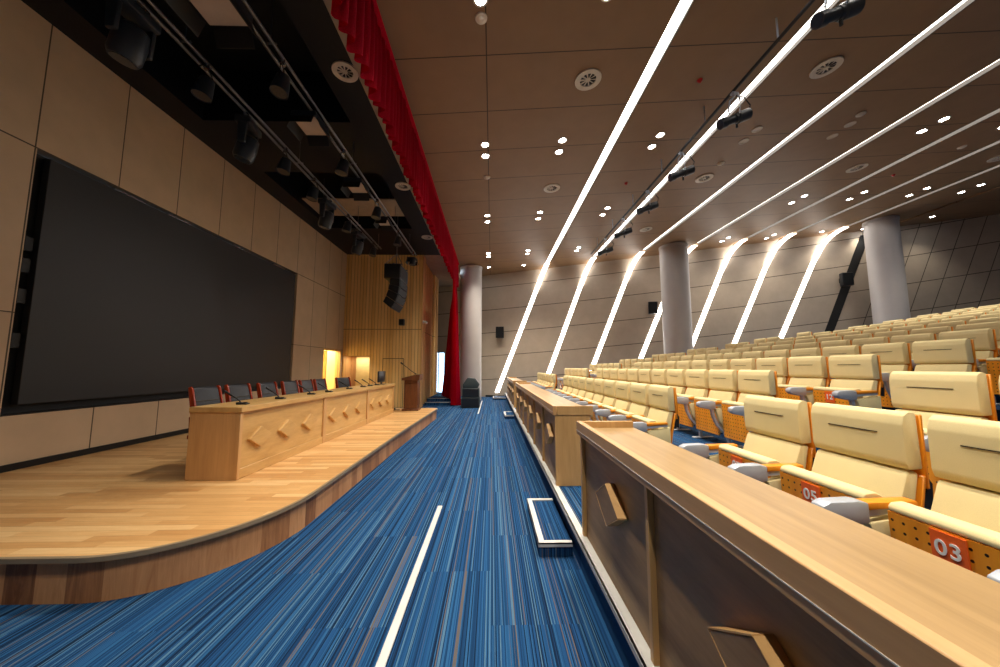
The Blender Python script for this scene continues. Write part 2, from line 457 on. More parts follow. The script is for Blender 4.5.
# ---------------------------------------------------------------- doors and window
b = MB(); fr = b
b.box(XL - 0.16, XL + 0.0, 10.78, 10.83, 0, 1.98); b.box(XL - 0.16, XL, 12.0, 12.05, 0, 1.98); b.box(XL - 0.16, XL, 10.83, 12.0, 1.93, 1.98)
d1 = struct(b.build('door_1', M['slat'], smooth=False), 'open doorway lit yellow beside the screen wall', 'door')
b = MB(); b.box(-5.95, -5.3, 11.2, 11.24, 0.01, 1.92); b.build('door_leaf', M['yellow'], d1, smooth=False)
b = MB()   # small lit corridor behind it
b.box(-7.2, -5.42, 10.3, 10.35, 0, 2.5); b.box(-7.2, -5.42, 12.25, 12.3, 0, 2.5); b.box(-7.25, -7.2, 10.3, 12.3, 0, 2.5); b.box(-7.25, -5.42, 10.3, 12.3, 2.5, 2.55)
struct(b.build('wall_corridor', M['yellow'], smooth=False, origin=OUT0))
b = MB(); b.box(-5.2, -4.25, YE + 0.75, YE + 0.8, 0, 1.85); b.box(-5.25, -5.2, YE + 0.15, YE + 0.8, 0, 1.85); b.box(-4.25, -4.2, YE + 0.15, YE + 0.8, 0, 1.85); b.box(-5.2, -4.25, YE + 0.15, YE + 0.8, 1.85, 1.9)
d2 = struct(b.build('door_2', M['desk_wood_v'], smooth=False), 'recessed doorway in the timber slat wall', 'door')
b = MB(); b.box(-5.0, -4.45, YE + 0.7, YE + 0.745, 0.01, 1.78); b.build('door_leaf', M['yellow'], d2, smooth=False)
b = MB(); b.box(-3.8, -3.1, YE - 0.012, YE - 0.001, 0.01, 1.68)
d3 = struct(b.build('door_3', M['slat'], smooth=False), 'flush timber door outlined in the slat wall behind the lectern', 'door')
b = MB()
for q in ((-3.815, -3.8, 0.01, 1.7), (-3.1, -3.085, 0.01, 1.7), (-3.815, -3.085, 1.68, 1.7)): b.box(q[0], q[1], YE - 0.01, YE - 0.001, q[2], q[3])
b.build('door_gap', M['darkmetal'], d3, smooth=False)
b = MB()
for x in (-2.95, -2.66, -2.35): wallbox(b, x, x + 0.05, 0.12, 2.17, 0.08, 0.05)
wallbox(b, -2.95, -2.3, 0.12, 0.18, 0.08, 0.05); wallbox(b, -2.95, -2.3, 2.1, 2.17, 0.08, 0.05)
w1 = struct(b.build('window_1', M['greymetal'], smooth=False), 'tall glazed exit with daylight behind the red curtain', 'window')
b = MB(); wallbox(b, -2.92, -2.32, 0.15, 2.12, 0.01, 0.085); b.build('window_pane', M['glass'], w1, smooth=False)

# landing steps behind the curtain
t = thing('landing_steps', 'low carpeted steps with pale nosings at the glazed exit', 'steps', (-1.9, 13.0, 0))
b = MB(); b.box(-2.48, -0.6, 12.9, 13.4, 0.002, 0.1); b.box(-2.48, -0.6, 13.4, 14.4, 0.002, 0.2); b.box(-2.48, -1.55, 14.4, 16.7, 0.002, 0.2); b.build('tread', M['carpet'], t, smooth=False)
b = MB(); b.box(-2.48, -0.6, 12.885, 12.94, 0.1, 0.11); b.build('nosing', M['nosing'], t, smooth=False)
b = MB(); b.box(-2.48, -0.6, 13.385, 13.44, 0.2, 0.21); b.build('nosing', M['nosing'], t, smooth=False)

# ---------------------------------------------------------------- columns
for (x, y, r, lab) in [(-0.93, 15.0, 0.475, 'grey round column beside the red curtain'), (7.6, 13.9, 0.54, 'grey round column rising between the fourth light strip and the seats'), (14.87, 12.4, 0.47, 'pale grey round column beside the unlit black slot')]:
    z1 = ceilz(x) - 0.002 - 0.075 * r; z0 = 0.001
    b = MB()
    for k in range(12):
        if x > ROWX[k] - 0.72 - r: z0 = ROWZ[k] + 0.001
    b.lathe([(r, z0), (r, z1 - 0.1), (r + 0.02, z1 - 0.09), (r + 0.02, z1)], 48, Matrix.Translation((x, y, 0)))
    o = b.build('column', M['column']); o['kind'] = 'structure'; o['label'] = lab; o['category'] = 'column'

# ---------------------------------------------------------------- light strips (ceiling part, bend, wall part)
KSL = [0.385, 0.37, 0.39, 0.415, 0.41, 0.425, 0.445]; WW = 0.18
ZB = [0.205, 0.2, 0.4, 0.7, 1.0, 1.3, 1.6]
for i, s in enumerate(STR):
    xb = s + SW / 2; yb = wally(xb); KS = KSL[i]
    lab = 'glowing white LED strip crossing ceiling and wall, %s from the red curtain' % ORD[i + 1]
    t = thing('light_strip', lab, 'light strip', (xb, yb, ZB[i]), 0, 'slanted LED light strips')
    yend = yb - 0.9
    # recessed ceiling emitter with two side linings
    b = MB(); dz = 0.08 if i > 1 else (0.06 if i else 0.03)
    p = [(s + 0.004, ceilz(s) + dz), (s + SW - 0.004, ceilz(s + SW) + dz), (s + SW - 0.004, ceilz(s + SW) + dz + 0.02), (s + 0.004, ceilz(s) + dz + 0.02)]
    b.prism(p, -5, yend, 'Y'); b.build('ceiling_diffuser', M['strip'], t, smooth=False)
    b = MB()
    for q in (s - 0.0, s + SW - 0.012):
        b.prism([(q, ceilz(q) - 0.004), (q + 0.012, ceilz(q) - 0.004), (q + 0.012, ceilz(q) + 0.14), (q, ceilz(q) + 0.14)], -5, yend, 'Y')
    b.build('edge_lining', M['slot'], t, smooth=False)
    # curved transition and slanted wall run: ribbon with thickness
    path = []
    R = 0.9; zt = ceilz(xb)
    for a in range(0, 10):
        th = a / 9 * PI / 2
        yy = yend + (R - 0.02) * math.sin(th); zz = zt - 0.03 - (R - 0.1) * (1 - math.cos(th)) * 0.9
        xx = xb - KS * (zt - zz)
        path.append((xx, min(yy, wally(xx) - 0.012), zz, SW + (WW - SW) * a / 9))
    z = path[-1][2]; n = 12
    for a in range(1, n + 1):
        zz = z + (ZB[i] - z) * a / n; xx = xb - KS * (zt - zz)
        path.append((xx, wally(xx) - 0.012, zz, WW))
    b = MB(); rows = []
    for j, (x, y, z, w) in enumerate(path):
        nrm = Vector((0, 0, 1)) if j == 0 else Vector((0.19, 1, 0)).normalized() if j > 9 else Vector((0.19 * j / 9, math.sin(j / 9 * PI / 2), math.cos(j / 9 * PI / 2))).normalized()
        l_, r_ = x - w / 2, x + w / 2
        yl, yr = (y, y) if j == 0 else (min(y + 0.195 * w / 2, wally(l_) - 0.012), min(y - 0.195 * w / 2, wally(r_) - 0.012))
        q = [Vector((l_, yl, z)), Vector((r_, yr, z))]
        rows.append([b.bm.verts.new(v) for v in q] + [b.bm.verts.new(v + nrm * 0.01) for v in q])
    for j in range(len(rows) - 1):
        A, B = rows[j], rows[j + 1]
        for (u, v) in ((0, 1), (3, 2), (1, 3), (2, 0)): b.bm.faces.new([A[u], A[v], B[v], B[u]])
    b.bm.faces.new([rows[0][0], rows[0][1], rows[0][3], rows[0][2]]); b.bm.faces.new([rows[-1][0], rows[-1][1], rows[-1][3], rows[-1][2]])
    b.build('wall_diffuser', M['wstrip'], t)
# unlit black slot
t = thing('dark_slot', 'unlit black slanted slot on ceiling and wall beside the pale column', 'light strip', (BLK, wally(BLK), 2.5))
b = MB(); b.prism([(BLK + 0.002, ceilz(BLK) + 0.05), (BLK + SW - 0.002, ceilz(BLK + SW) + 0.05), (BLK + SW - 0.002, ceilz(BLK + SW) + 0.1), (BLK + 0.002, ceilz(BLK) + 0.1)], -5, wally(BLK) - 0.1, 'Y'); b.build('ceiling_slot', M['black'], t, smooth=False)
b = MB(); x1 = 15.5; x0 = x1 - 0.4 * 4.6; zt = ceilz(x1) - 0.2; rows = []
for (x, z) in ((x0, zt - 4.6), (x1, zt)):
    rows.append([b.bm.verts.new(v) for v in ((x - 0.16, wally(x - 0.16) - 0.02, z), (x + 0.16, wally(x + 0.16) - 0.02, z), (x + 0.16, wally(x + 0.16) - 0.002, z), (x - 0.16, wally(x - 0.16) - 0.002, z))])
for k in range(4): b.bm.faces.new([rows[0][k], rows[0][(k + 1) % 4], rows[1][(k + 1) % 4], rows[1][k]])
b.bm.faces.new(rows[0]); b.bm.faces.new(rows[1]); b.build('wall_slot', M['black'], t, smooth=False)

# ---------------------------------------------------------------- downlights, vents, detectors on the ceiling
TILT = math.atan(0.075)
def on_ceil(name, lab, cat, x, y, group=None):
    o = thing(name, lab, cat, (x, y, ceilz(x) - 0.001), 0, group); o.rotation_euler = (0, -TILT, 0); return o
def ring(r0, r1, z0, z1, seg=28):
    b = MB(); rings = []
    for (r, z) in ((r0, z1), (r1, z1), (r1, z0), (r0, z0)):
        rings.append([b.bm.verts.new((r * math.cos(2 * PI * k / seg), r * math.sin(2 * PI * k / seg), z)) for k in range(seg)])
    for i in range(4):
        for k in range(seg): b.bm.faces.new([rings[i][k], rings[i][(k + 1) % seg], rings[(i + 1) % 4][(k + 1) % seg], rings[(i + 1) % 4][k]])
    return b
proto = {}
COLS = [(-0.15, 'next to the red curtain'), (1.43, 'just before the first strip'), (3.46, 'between the first and second strips'), (9.55, 'between the fourth and fifth strips'), (11.45, 'between the fifth and sixth strips'), (13.45, 'between the sixth and seventh strips'), (15.2, 'just before the black slot'), (16.95, 'beyond the black slot')]
OFFC = [(5.5, 'between the second and third light strips'), (7.5, 'between the third and fourth light strips')]
RY = [(0.1, 0.48), (3.45, 3.82), (6.6, 6.98), (9.88, 10.33), (13.3, 13.68)]
def downlight(x, y, lab, lit, cone=105, gain=1.0):
    key = 'lit' if lit else 'off'
    if key not in proto:
        o = on_ceil('downlight', lab, 'ceiling light', x, y, 'lit ceiling downlights' if lit else 'unlit ceiling downlights')
        r = ring(0.07, 0.095, -0.012, 0).build('rim', M['vent'], o, keep=True)
        MB().lathe([(0.0695, -0.006), (0.0695, -0.001)], 24).build('lamp_face', M['lamp'] if lit else M['vent'], o, keep=True)
        proto[key] = o
    else:
        o = dup(proto[key], (x, y, ceilz(x) - 0.001)); o['label'] = lab
    if lit:
        ld = bpy.data.lights.new('downlight_beam', 'SPOT'); ld.energy = LAMP_W * gain; ld.spot_size = math.radians(cone); ld.spot_blend = 1.0
        ld.shadow_soft_size = 0.05; ld.color = (1.0, 0.9, 0.76)
        lo = bpy.data.objects.new('downlight_beam', ld); COL.objects.link(lo); lo.location = (x, y, ceilz(x) - 0.03)
LAMP_W = 108.0
def far_enough(x, y): return y < wally(x) - 0.25
for x, cl in COLS:
    nf = sum(1 for ya, yb in RY if far_enough(x, yb))
    for j, (ya, yb) in enumerate(RY):
        for q, y in enumerate((ya, yb)):
            if not far_enough(x, y) or x > 16: continue
            downlight(x, y, 'lit downlight %s, %s pair from far wall, %s' % (cl, ORD[nf - j], ('nearer lamp', 'farther lamp')[q]), True, 112 if x < 2 else 105, 2.8 if x < 2 else 1.0)
for x, cl in COLS[:2]: downlight(x, 15.2, 'lit single downlight hard by the far wall, ' + cl, True, 62, 0.6)
downlight(16.95, 12.4, 'lit single downlight beyond the black slot near the far wall', True)
for x, cl in OFFC:
    for q, y in enumerate((6.6, 6.98)): downlight(x, y, 'unlit round downlight %s, %s of its pair' % (cl, ('nearer', 'farther')[q]), False)

def vent(o):
    ring(0.13, 0.21, -0.02, 0).build('flange', M['vent'], o, keep=True)
    MB().lathe([(0.129, -0.004), (0.129, -0.001)], 24).build('throat', M['darkmetal'], o, keep=True)
    b = MB()
    for k in range(10):
        a = 2 * PI * k / 10; c, s = math.cos(a), math.sin(a)
        P = lambda r, w, z: (c * r - s * w, s * r + c * w, z)
        v = [b.bm.verts.new(P(*q)) for q in ((0.035, -0.008, -0.016), (0.128, -0.02, -0.016), (0.128, 0.006, -0.008), (0.035, 0.006, -0.008))]
        v2 = [b.bm.verts.new(p.co + Vector((0, 0, 0.003))) for p in v]
        b.bm.faces.new(v); b.bm.faces.new(v2[::-1])
        for i in range(4): b.bm.faces.new([v[i], v2[i], v2[(i + 1) % 4], v[(i + 1) % 4]])
    b.build('blades', M['vent'], o, keep=True)
    MB().lathe([(0.04, -0.02), (0.04, -0.004)], 16).build('hub', M['vent'], o, keep=True)
v0 = on_ceil('swirl_vent', 'round swirl air vent before the first light strip, the nearer to the camera', 'air vent', 1.54, 5.11, 'round ceiling air vents'); vent(v0)
for (x, y, lab) in [(1.54, 8.5, 'round swirl air vent before the first light strip, the farther from the camera'), (5.5, 5.11, 'round swirl air vent between the second and third light strips, nearer to the camera'), (5.54, 8.46, 'round swirl air vent between the second and third light strips, the farther one'),
                    (5.5, 11.8, 'round swirl air vent between the second and third light strips, close to the wall'), (9.6, 8.4, 'round swirl air vent between the fourth and fifth light strips'), (13.4, 8.3, 'round swirl air vent between the sixth and seventh light strips')]:
    o = dup(v0, (x, y, ceilz(x) - 0.001)); o['label'] = lab
for (x, y, lab) in [(-2.02, 4.4, 'round vent in the black stage ceiling nearest the camera'), (-2.0, 7.4, 'round vent in the black stage ceiling, middle of three'), (-2.03, 10.44, 'round vent in the black stage ceiling nearest the slat wall')]:
    o = dup(v0, (x, y, ZC - 0.001)); o.rotation_euler = (0, 0, 0); o['label'] = lab; o['group'] = 'vents in the stage ceiling'; o.scale = (0.8, 0.8, 1)
dets = [(-0.15, 4.05, 'white smoke detector on the ceiling seam nearest the camera'), (-0.13, 7.81, 'white smoke detector between the curtain-side downlights')]
def detector(x, y, lab, red):
    o = on_ceil('smoke_detector' if not red else 'alarm_head', lab, 'detector', x, y)
    MB().lathe([(0.055, -0.03), (0.075, -0.02), (0.08, -0.001)] if not red else [(0.025, -0.035), (0.04, -0.015), (0.045, -0.001)], 20).build('housing', M['vent'] if not red else M['redplastic'], o, keep=True)
    MB().lathe([(0.03, -0.045), (0.05, -0.03)] if not red else [(0.01, -0.05), (0.018, -0.035)], 16).build('sensor', M['vent'] if not red else M['redplastic'], o, keep=True)
for x, y, lab in dets: detector(x, y, lab, False)
for x, y, lab in [(5.54, 7.8, 'white ceiling detector between the unlit downlights and a vent'), (7.4, 6.3, 'white ceiling detector beside the unlit downlight pair'), (11.5, 7.7, 'pale ceiling detector between the fifth and sixth light strips')]: detector(x, y, lab, False)
for x, y, lab in [(3.46, 5.24, 'red alarm head on the ceiling near the first spotlight'), (3.48, 8.48, 'red alarm head on the ceiling further along the spotlight pipe'), (11.2, 8.9, 'red alarm head between the fifth and sixth light strips')]: detector(x, y, lab, True)

# ---------------------------------------------------------------- spotlight pipe over the audience
XP = 3.92; ZP = 5.86
t = thing('spotlight_pipe', 'long black pipe under the ceiling carrying the profile spotlights', 'lighting bar', (XP, 7.5, ZP))
b = MB(); b.tube([(XP, 0.5, ZP), (XP, 13.2, ZP)], 0.025, 10); b.build('rail', M['black'], t)
for y in [2.6 + 1.63 * k for k in range(7)]:
    b = MB(); b.tube([(XP, y, ZP), (XP, y, ceilz(XP) - 0.005)], 0.012, 8); b.build('hanger', M['greymetal'], t)
for i, y in enumerate([3.45, 5.12, 6.69, 8.25, 9.87, 11.5]):
    lab = 'black profile spotlight with hoop bracket under the ceiling pipe, %s from the camera' % ORD[i + 1]
    if i == 0:
        s0 = t = thing('profile_spotlight', lab, 'stage light', (XP, y, ZP), 0, 'profile spotlights on the audience pipe')
        R = Matrix.Translation((0, 0, -0.48)) @ Matrix.Rotation(-math.radians(112), 4, 'Y') @ Matrix.Scale(0.86, 4)   # local z points at the stage, a little down
        MB().lathe([(0.06, -0.30), (0.1, -0.28), (0.105, -0.05), (0.085, -0.03), (0.085, 0.02)], 20, R).build('lamp_house', M['blackgloss'], t, keep=True)
        MB().lathe([(0.075, 0.02), (0.075, 0.2), (0.095, 0.205), (0.095, 0.32)], 20, R).build('lens_tube', M['blackgloss'], t, keep=True)
        MB().lathe([(0.08, 0.318), (0.08, 0.323)], 20, R).build('lens', M['lens'], t, keep=True)
        b = MB(); b.tube([(0, -0.11, -0.46), (0, -0.13, -0.24), (0, -0.09, -0.1), (0, 0.09, -0.1), (0, 0.13, -0.24), (0, 0.11, -0.46)], 0.014, 8); b.build('yoke', M['greymetal'], t, keep=True)
        b = MB(); b.tube([(0, 0, -0.1), (0, 0, -0.055)], 0.016, 8); b.box(-0.035, 0.035, -0.03, 0.03, -0.056, -0.027); b.build('clamp', M['greymetal'], t, keep=True)
        b = MB(); b.tube([(0.06, 0.02, -0.06), (0.2, 0.04, -0.06), (0.3, 0.04, -0.2), (0.24, 0.02, -0.37)], 0.01, 6); b.build('cable', M['black'], t, keep=True)
        b = MB(); b.tube([(0.02, 0, -0.565), (0.02, 0, -0.63)], 0.018, 8); b.build('knob', M['black'], t, keep=True)
    else:
        o = dup(s0, (XP, y, ZP)); o['label'] = lab

# ---------------------------------------------------------------- wall speakers
for i, (x, z, lab) in enumerate([(0.43, 3.03, 'small black wall speaker before the first light strip'), (7.14, 4.0, 'small black wall speaker beside the fourth light strip'), (14.5, 4.96, 'small black wall speaker beside the black slot')]):
    y = wally(x)
    if i == 0:
        sp0 = t = thing('wall_speaker', lab, 'speaker', (x, y, z), -math.atan(0.195), 'wall speakers on the far wall')
        b = MB(); b.prism([(-0.2, -0.36), (0.2, -0.36), (0.15, -0.12), (-0.15, -0.12)], -0.27, 0.27, 'Z', 0.02); b.build('cabinet', M['blackgloss'], t, keep=True)
        b = MB(); b.box(-0.185, 0.185, -0.372, -0.361, -0.25, 0.25, 0.004, 1); b.build('grille', M['grille'], t, keep=True)
        b = MB(); b.box(-0.05, 0.05, -0.118, -0.015, -0.03, 0.03); b.box(-0.08, 0.08, -0.015, -0.002, -0.1, 0.1); b.build('bracket', M['darkmetal'], t, keep=True)
    else:
        o = dup(sp0, (x, y, z)); o['label'] = lab

# ---------------------------------------------------------------- red curtain
def folds(b, pts, top, bot, amp, n, axis, th=0.02, scallop=0.0):
    pass
t = thing('stage_valance', 'red velvet valance hanging along the edge of the stage ceiling', 'curtain', (-1.48, 6, 4.75))
b = MB(); N = 900; y0, y1 = -1.0, 14.5; rows = []
for i in range(N + 1):
    f = i / N; y = y0 + (y1 - y0) * f; ph = y * 2 * PI / 0.17
    sw = abs(math.sin(y * PI / 0.34))
    rr = []
    for (fz, am) in ((0, 0.012), (0.25, 0.045), (0.6, 0.06), (1, 0.065)):
        zt = 5.775; zb = 4.72 + 0.055 * sw
        z = zt + (zb - zt) * fz
        sn = math.sin(ph + 0.9 * math.sin(y * 3.1)); x = -1.46 + am * (abs(sn) ** 0.6 * (1 if sn > 0 else -1)) + 0.012 * math.sin(y * 7.3) - 0.02 * fz
        rr.append(b.bm.verts.new((x, y, z)))
    rows.append(rr)
for i in range(N):
    for k in range(3): b.bm.faces.new([rows[i][k], rows[i + 1][k], rows[i + 1][k + 1], rows[i][k + 1]])
bmesh.ops.solidify(b.bm, geom=b.bm.faces[:], thickness=0.012)
b.build('pleated_cloth', M['red'], t)
b = MB(); b.box(-1.5, -1.405, y0, y1, 5.765, 5.785); b.build('heading_tape', M['red'], t, smooth=False)
b = MB(); N = 300; rows = []
for i in range(N + 1):
    f = i / N; y = 12.62 + 1.85 * f
    rr = []
    for (z, am) in ((4.66, 0.10), (3.8, 0.13), (2.5, 0.16), (1.2, 0.2), (0.0, 0.26)):
        zz = z if z > 0 else (0.02 if y < 12.8 else 0.225)
        base = -1.46 + (1 - z / 4.66) ** 0.6 * (0.12 - 0.46 * f) + (0.06 - 0.16 * f); xx = base + 0.7 * am * math.sin(f * 2 * PI * 8.0 + 0.7 * math.sin(f * 11))
        yy = y + 0.03 * math.sin(f * 2 * PI * 16)
        rr.append(b.bm.verts.new((xx, yy, zz)))
    rows.append(rr)
for i in range(N):
    for k in range(4): b.bm.faces.new([rows[i][k], rows[i + 1][k], rows[i + 1][k + 1], rows[i][k + 1]])
bmesh.ops.solidify(b.bm, geom=b.bm.faces[:], thickness=0.012)
tag(b.build('stage_curtain', M['red']), 'tall red velvet curtain gathered beside the round grey column', 'curtain')

# ---------------------------------------------------------------- stage platform
def stage_outline(inset=0.0):
    P = [(XL + 0.002, 2.205 + inset)]
    P.append((-2.45, 2.2 + inset))
    # rounded near corner, elliptic
    cx, cy, rx, ry = -2.45, 3.3, 0.86 - inset, 1.1 - inset
    for k in range(1, 17):
        a = -PI / 2 + k / 16 * PI / 2
        P.append((cx + rx * math.cos(a), cy + ry * math.sin(a)))
    P.append((-1.575 - inset, 6.0))
    cx, cy, r = -1.68, 9.55, 0.2 - inset
    for k in range(0, 9):
        a = k / 8 * PI / 2
        P.append((cx + r * math.cos(a), cy + r * math.sin(a)))
    P.append((XL + 0.002, 9.75 - inset))
    return P
t = thing('stage_platform', 'low oak plank stage with a rounded front corner', 'stage', (-3.3, 6, 0))
b = MB(); b.prism(stage_outline(0.002), ZS - 0.03, ZS, 'Z'); b.build('deck', M['stage_wood'], t, smooth=False)
b = MB(); b.prism(stage_outline(0.025), 0.001, ZS - 0.03, 'Z'); b.build('apron', M['apron'], t)
b = MB(); O1, O2 = stage_outline(-0.004), stage_outline(0.022)
rows = []
for p, q in zip(O1, O2): rows.append([b.bm.verts.new((p[0], p[1], ZS - 0.026)), b.bm.verts.new((p[0], p[1], ZS + 0.002)), b.bm.verts.new((q[0], q[1], ZS + 0.002)), b.bm.verts.new((q[0], q[1], ZS - 0.026))])
for i in range(len(rows) - 1):
    for k in range(4): b.bm.faces.new([rows[i][k], rows[i][(k + 1) % 4], rows[i + 1][(k + 1) % 4], rows[i + 1][k]])
b.bm.faces.new(rows[0]); b.bm.faces.new(rows[-1])
b.build('edge_trim', M['bronze'], t)

# ---------------------------------------------------------------- LED screen
t = thing('led_screen', 'huge black display wall set into the taupe panels', 'screen', (XL - 0.1, 6.5, 0.86))
b = MB(); b.box(XL - 0.1, XL - 0.02, 3.99, 9.12, 0.97, 3.84, 0.004, 1); b.build('display_panel', M['screen'], t, smooth=False)
b = MB(); b.box(XL - 0.19, XL - 0.12, 3.86, 9.17, 0.87, 3.875); b.box(XL - 0.12, XL + 0.004, 3.86, 9.17, 0.86, 0.872); b.build('backing_frame', M['black'], t, smooth=False)
for y in (4.7, 5.5, 6.9, 8.2):
    b = MB(); b.box(XL - 0.1, XL - 0.03, y, y + 0.45, 3.842, 3.87); b.build('mounting_rail', M['chrome'], t, smooth=False)
for z in (1.6, 2.1, 2.45, 2.7):
    b = MB(); b.box(XL - 0.1, XL - 0.06, 3.9, 3.97, z, z + 0.16); b.build('side_bracket', M['darkmetal'], t, smooth=False)

# ---------------------------------------------------------------- stage desk
DX0, DY0, DX1, DY1 = -2.525, 3.6, -2.434, 8.77
ang = math.atan2(DX1 - DX0, DY1 - DY0); LEN = math.hypot(DX1 - DX0, DY1 - DY0)
t = thing('stage_desk', 'long oak head-table with raised diamonds on its front', 'desk', (DX0, DY0, ZS), -ang)
# local: y along the desk, x=0 front face, negative x towards the screen
DH = 0.717; DD = 0.52
b = MB(); b.box(-DD, 0.012, -0.012, LEN + 0.012, DH - 0.055, DH, 0.004, 1); b.build('desktop', M['desk_wood'], t, keep=True)
for y in (0.0, LEN - 0.04):
    b = MB(); b.box(-DD + 0.005, -0.002, y, y + 0.04, 0.001, DH - 0.056, 0.003, 1); b.build('end_panel', M['desk_wood_v'], t, keep=True)
PL = LEN / 3
for i in range(3):
    ya, yb = i * PL + 0.042, (i + 1) * PL - 0.042
    if i == 0: ya = 0.042
    if i == 2: yb = LEN - 0.042
    b = MB(); b.box(-0.045, -0.022, ya, yb, 0.001, DH - 0.06); fp = b.build('front_panel', M['desk_wood'], t, keep=True, smooth=False)
    for q in range(3):
        cy = i * PL + PL * (0.13 + 0.29 * q) + 0.08; cz = 0.372
        b = MB(); pts = [(cy - 0.175, cz), (cy, cz + 0.108), (cy + 0.175, cz), (cy, cz - 0.108)]
        b.prism(pts, -0.0215, 0.014, 'X', 0.003, 1); b.build('diamond', M['desk_wood'], fp, keep=True, smooth=False)
    b = MB(); b.box(-0.0215, -0.004, ya, yb, 0.001, 0.1, 0.004, 1); b.build('plinth', M['desk_wood'], t, keep=True)
for i in (1, 2):
    b = MB(); b.box(-0.045, 0.0, i * PL - 0.04, i * PL + 0.04, 0.001, DH - 0.057, 0.003, 1); b.build('post', M['desk_wood_v'], t, keep=True)
def desk_pt(y, x): # world from desk-local
    c, s = math.cos(-ang), math.sin(-ang)
    return (DX0 + x * c - y * s, DY0 + x * s + y * c)

# ---------------------------------------------------------------- chairs behind it
CY = [3.93, 4.42, 4.98, 5.52, 6.0, 6.47, 7.36]
cl = ['nearest the open end of the desk', 'second along the desk', 'third along the desk', 'fourth along the desk', 'fifth along the desk', 'sixth along the desk', 'standing apart in front of the yellow doorway']
for i, y in enumerate(CY):
    lab = 'black leather conference chair with red wood frame, ' + cl[i]
    rz = random.uniform(-0.03, 0.03) if i < 6 else -0.35
    if i == 0:
        ch = t = thing('conference_chair', lab, 'chair', (-2.96, y, ZS + 0.014), rz, 'leather chairs behind the stage desk')
        # faces +x
        b = MB(); b.box(-0.2, 0.22, -0.17, 0.17, 0.4, 0.49, 0.03, 3); b.build('seat', M['leather'], t, keep=True)
        b = MB(); b.prism([(-0.17, 0.47), (-0.12, 0.47), (-0.16, 0.72), (-0.195, 0.87), (-0.215, 0.895), (-0.245, 0.88), (-0.225, 0.74)], -0.165, 0.165, 'Y', 0.018, 2)
        bk = b.build('backrest', M['leather'], t, keep=True)
        b = MB()
        for z, x in ((0.62, -0.1425), (0.74, -0.165)): b.tube([(x, -0.155, z), (x, 0.155, z)], 0.005, 6)
        b.build('stitching', M['seam'], bk, keep=True)
        for s in (-1, 1):
            b = MB(); ys = (0.167, 0.195) if s > 0 else (-0.195, -0.167)
            b.prism([(-0.165, 0.42), (-0.122, 0.42), (-0.148, 0.7), (-0.183, 0.87), (-0.205, 0.902), (-0.236, 0.888), (-0.2, 0.72)], ys[0], ys[1], 'Y', 0.01, 2); b.build('back_frame', M['chairwood'], t, keep=True)
            b = MB(); ys = (0.197, 0.226) if s > 0 else (-0.226, -0.197)
            b.prism([(-0.16, 0.62), (0.16, 0.6), (0.2, 0.57), (0.18, 0.56), (-0.16, 0.585)], ys[0], ys[1], 'Y', 0.008, 2); b.build('armrest', M['chairwood'], t, keep=True)
            ym = (ys[0] + ys[1]) / 2
            b = MB(); b.tube([(0.15, ym, 0.57), (0.17, ym, 0.4), (0.2, ym, 0.0)], 0.022, 8); b.build('leg', M['chairwood'], t, keep=True)
            b = MB(); b.tube([(-0.15, ym, 0.59), (-0.14, ym, 0.4), (-0.12, ym, 0.0)], 0.022, 8); b.build('leg', M['chairwood'], t, keep=True)
        b = MB(); b.box(-0.2, 0.2, -0.19, 0.19, 0.36, 0.399); b.build('seat_frame', M['chairwood'], t, keep=True)
    else:
        o = dup(ch, (-2.96, y, ZS + 0.014), rz); o['label'] = lab

# microphones
MY = [3.84, 4.49, 5.22, 5.75, 6.53, 7.19, 7.58, 8.0]
for i, y in enumerate(MY):
    x, yy = desk_pt(y - DY0, -0.17)
    lab = 'black gooseneck microphone on the oak head-table, %s from its near end' % ORD[i + 1]
    if i == 0:
        mc = t = thing('desk_microphone', lab, 'microphone', (x, yy, ZS + DH + 0.001), 0.15, 'gooseneck microphones on the stage desk')
        b = MB(); b.prism([(-0.06, 0), (0.07, 0), (0.07, 0.016), (-0.06, 0.035)], -0.05, 0.05, 'Y', 0.006, 2); b.build('base', M['blackgloss'], t, keep=True)
        b = MB(); b.tube([(-0.02, 0, 0.025), (-0.06, 0, 0.07), (-0.13, 0, 0.12)], 0.009, 8); b.build('gooseneck', M['black'], t, keep=True)
        b = MB(); b.tube([(-0.13, 0, 0.12), (-0.235, 0, 0.185)], 0.014, 10); b.build('capsule', M['black'], t, keep=True)
        b = MB(); b.box(0.02, 0.05, -0.02, 0.02, 0.022, 0.03); b.build('button', M['grille'], t, keep=True)
        t.scale = (0.78,) * 3
    else:
        o = dup(mc, (x, yy, ZS + DH + 0.001), random.uniform(0.0, 0.3)); o['label'] = lab; o.scale = (0.78,) * 3
x, yy = desk_pt(8.32 - DY0, -0.18)
t = thing('desk_monitor', 'small black monitor on the far end of the head-table', 'monitor', (x, yy, ZS + DH + 0.001))
b = MB(); b.box(-0.02, 0.015, -0.24, 0.24, 0.05, 0.31, 0.008, 2); b.build('housing', M['blackgloss'], t, keep=True)
b = MB(); b.box(-0.025, -0.0205, -0.22, 0.22, 0.07, 0.29); b.build('display', M['screen'], t, keep=True)
b = MB(); b.box(-0.09, 0.09, -0.1, 0.1, 0, 0.012, 0.004, 1); b.box(-0.015, 0.01, -0.03, 0.03, 0.012, 0.05); b.build('foot', M['blackgloss'], t, keep=True)

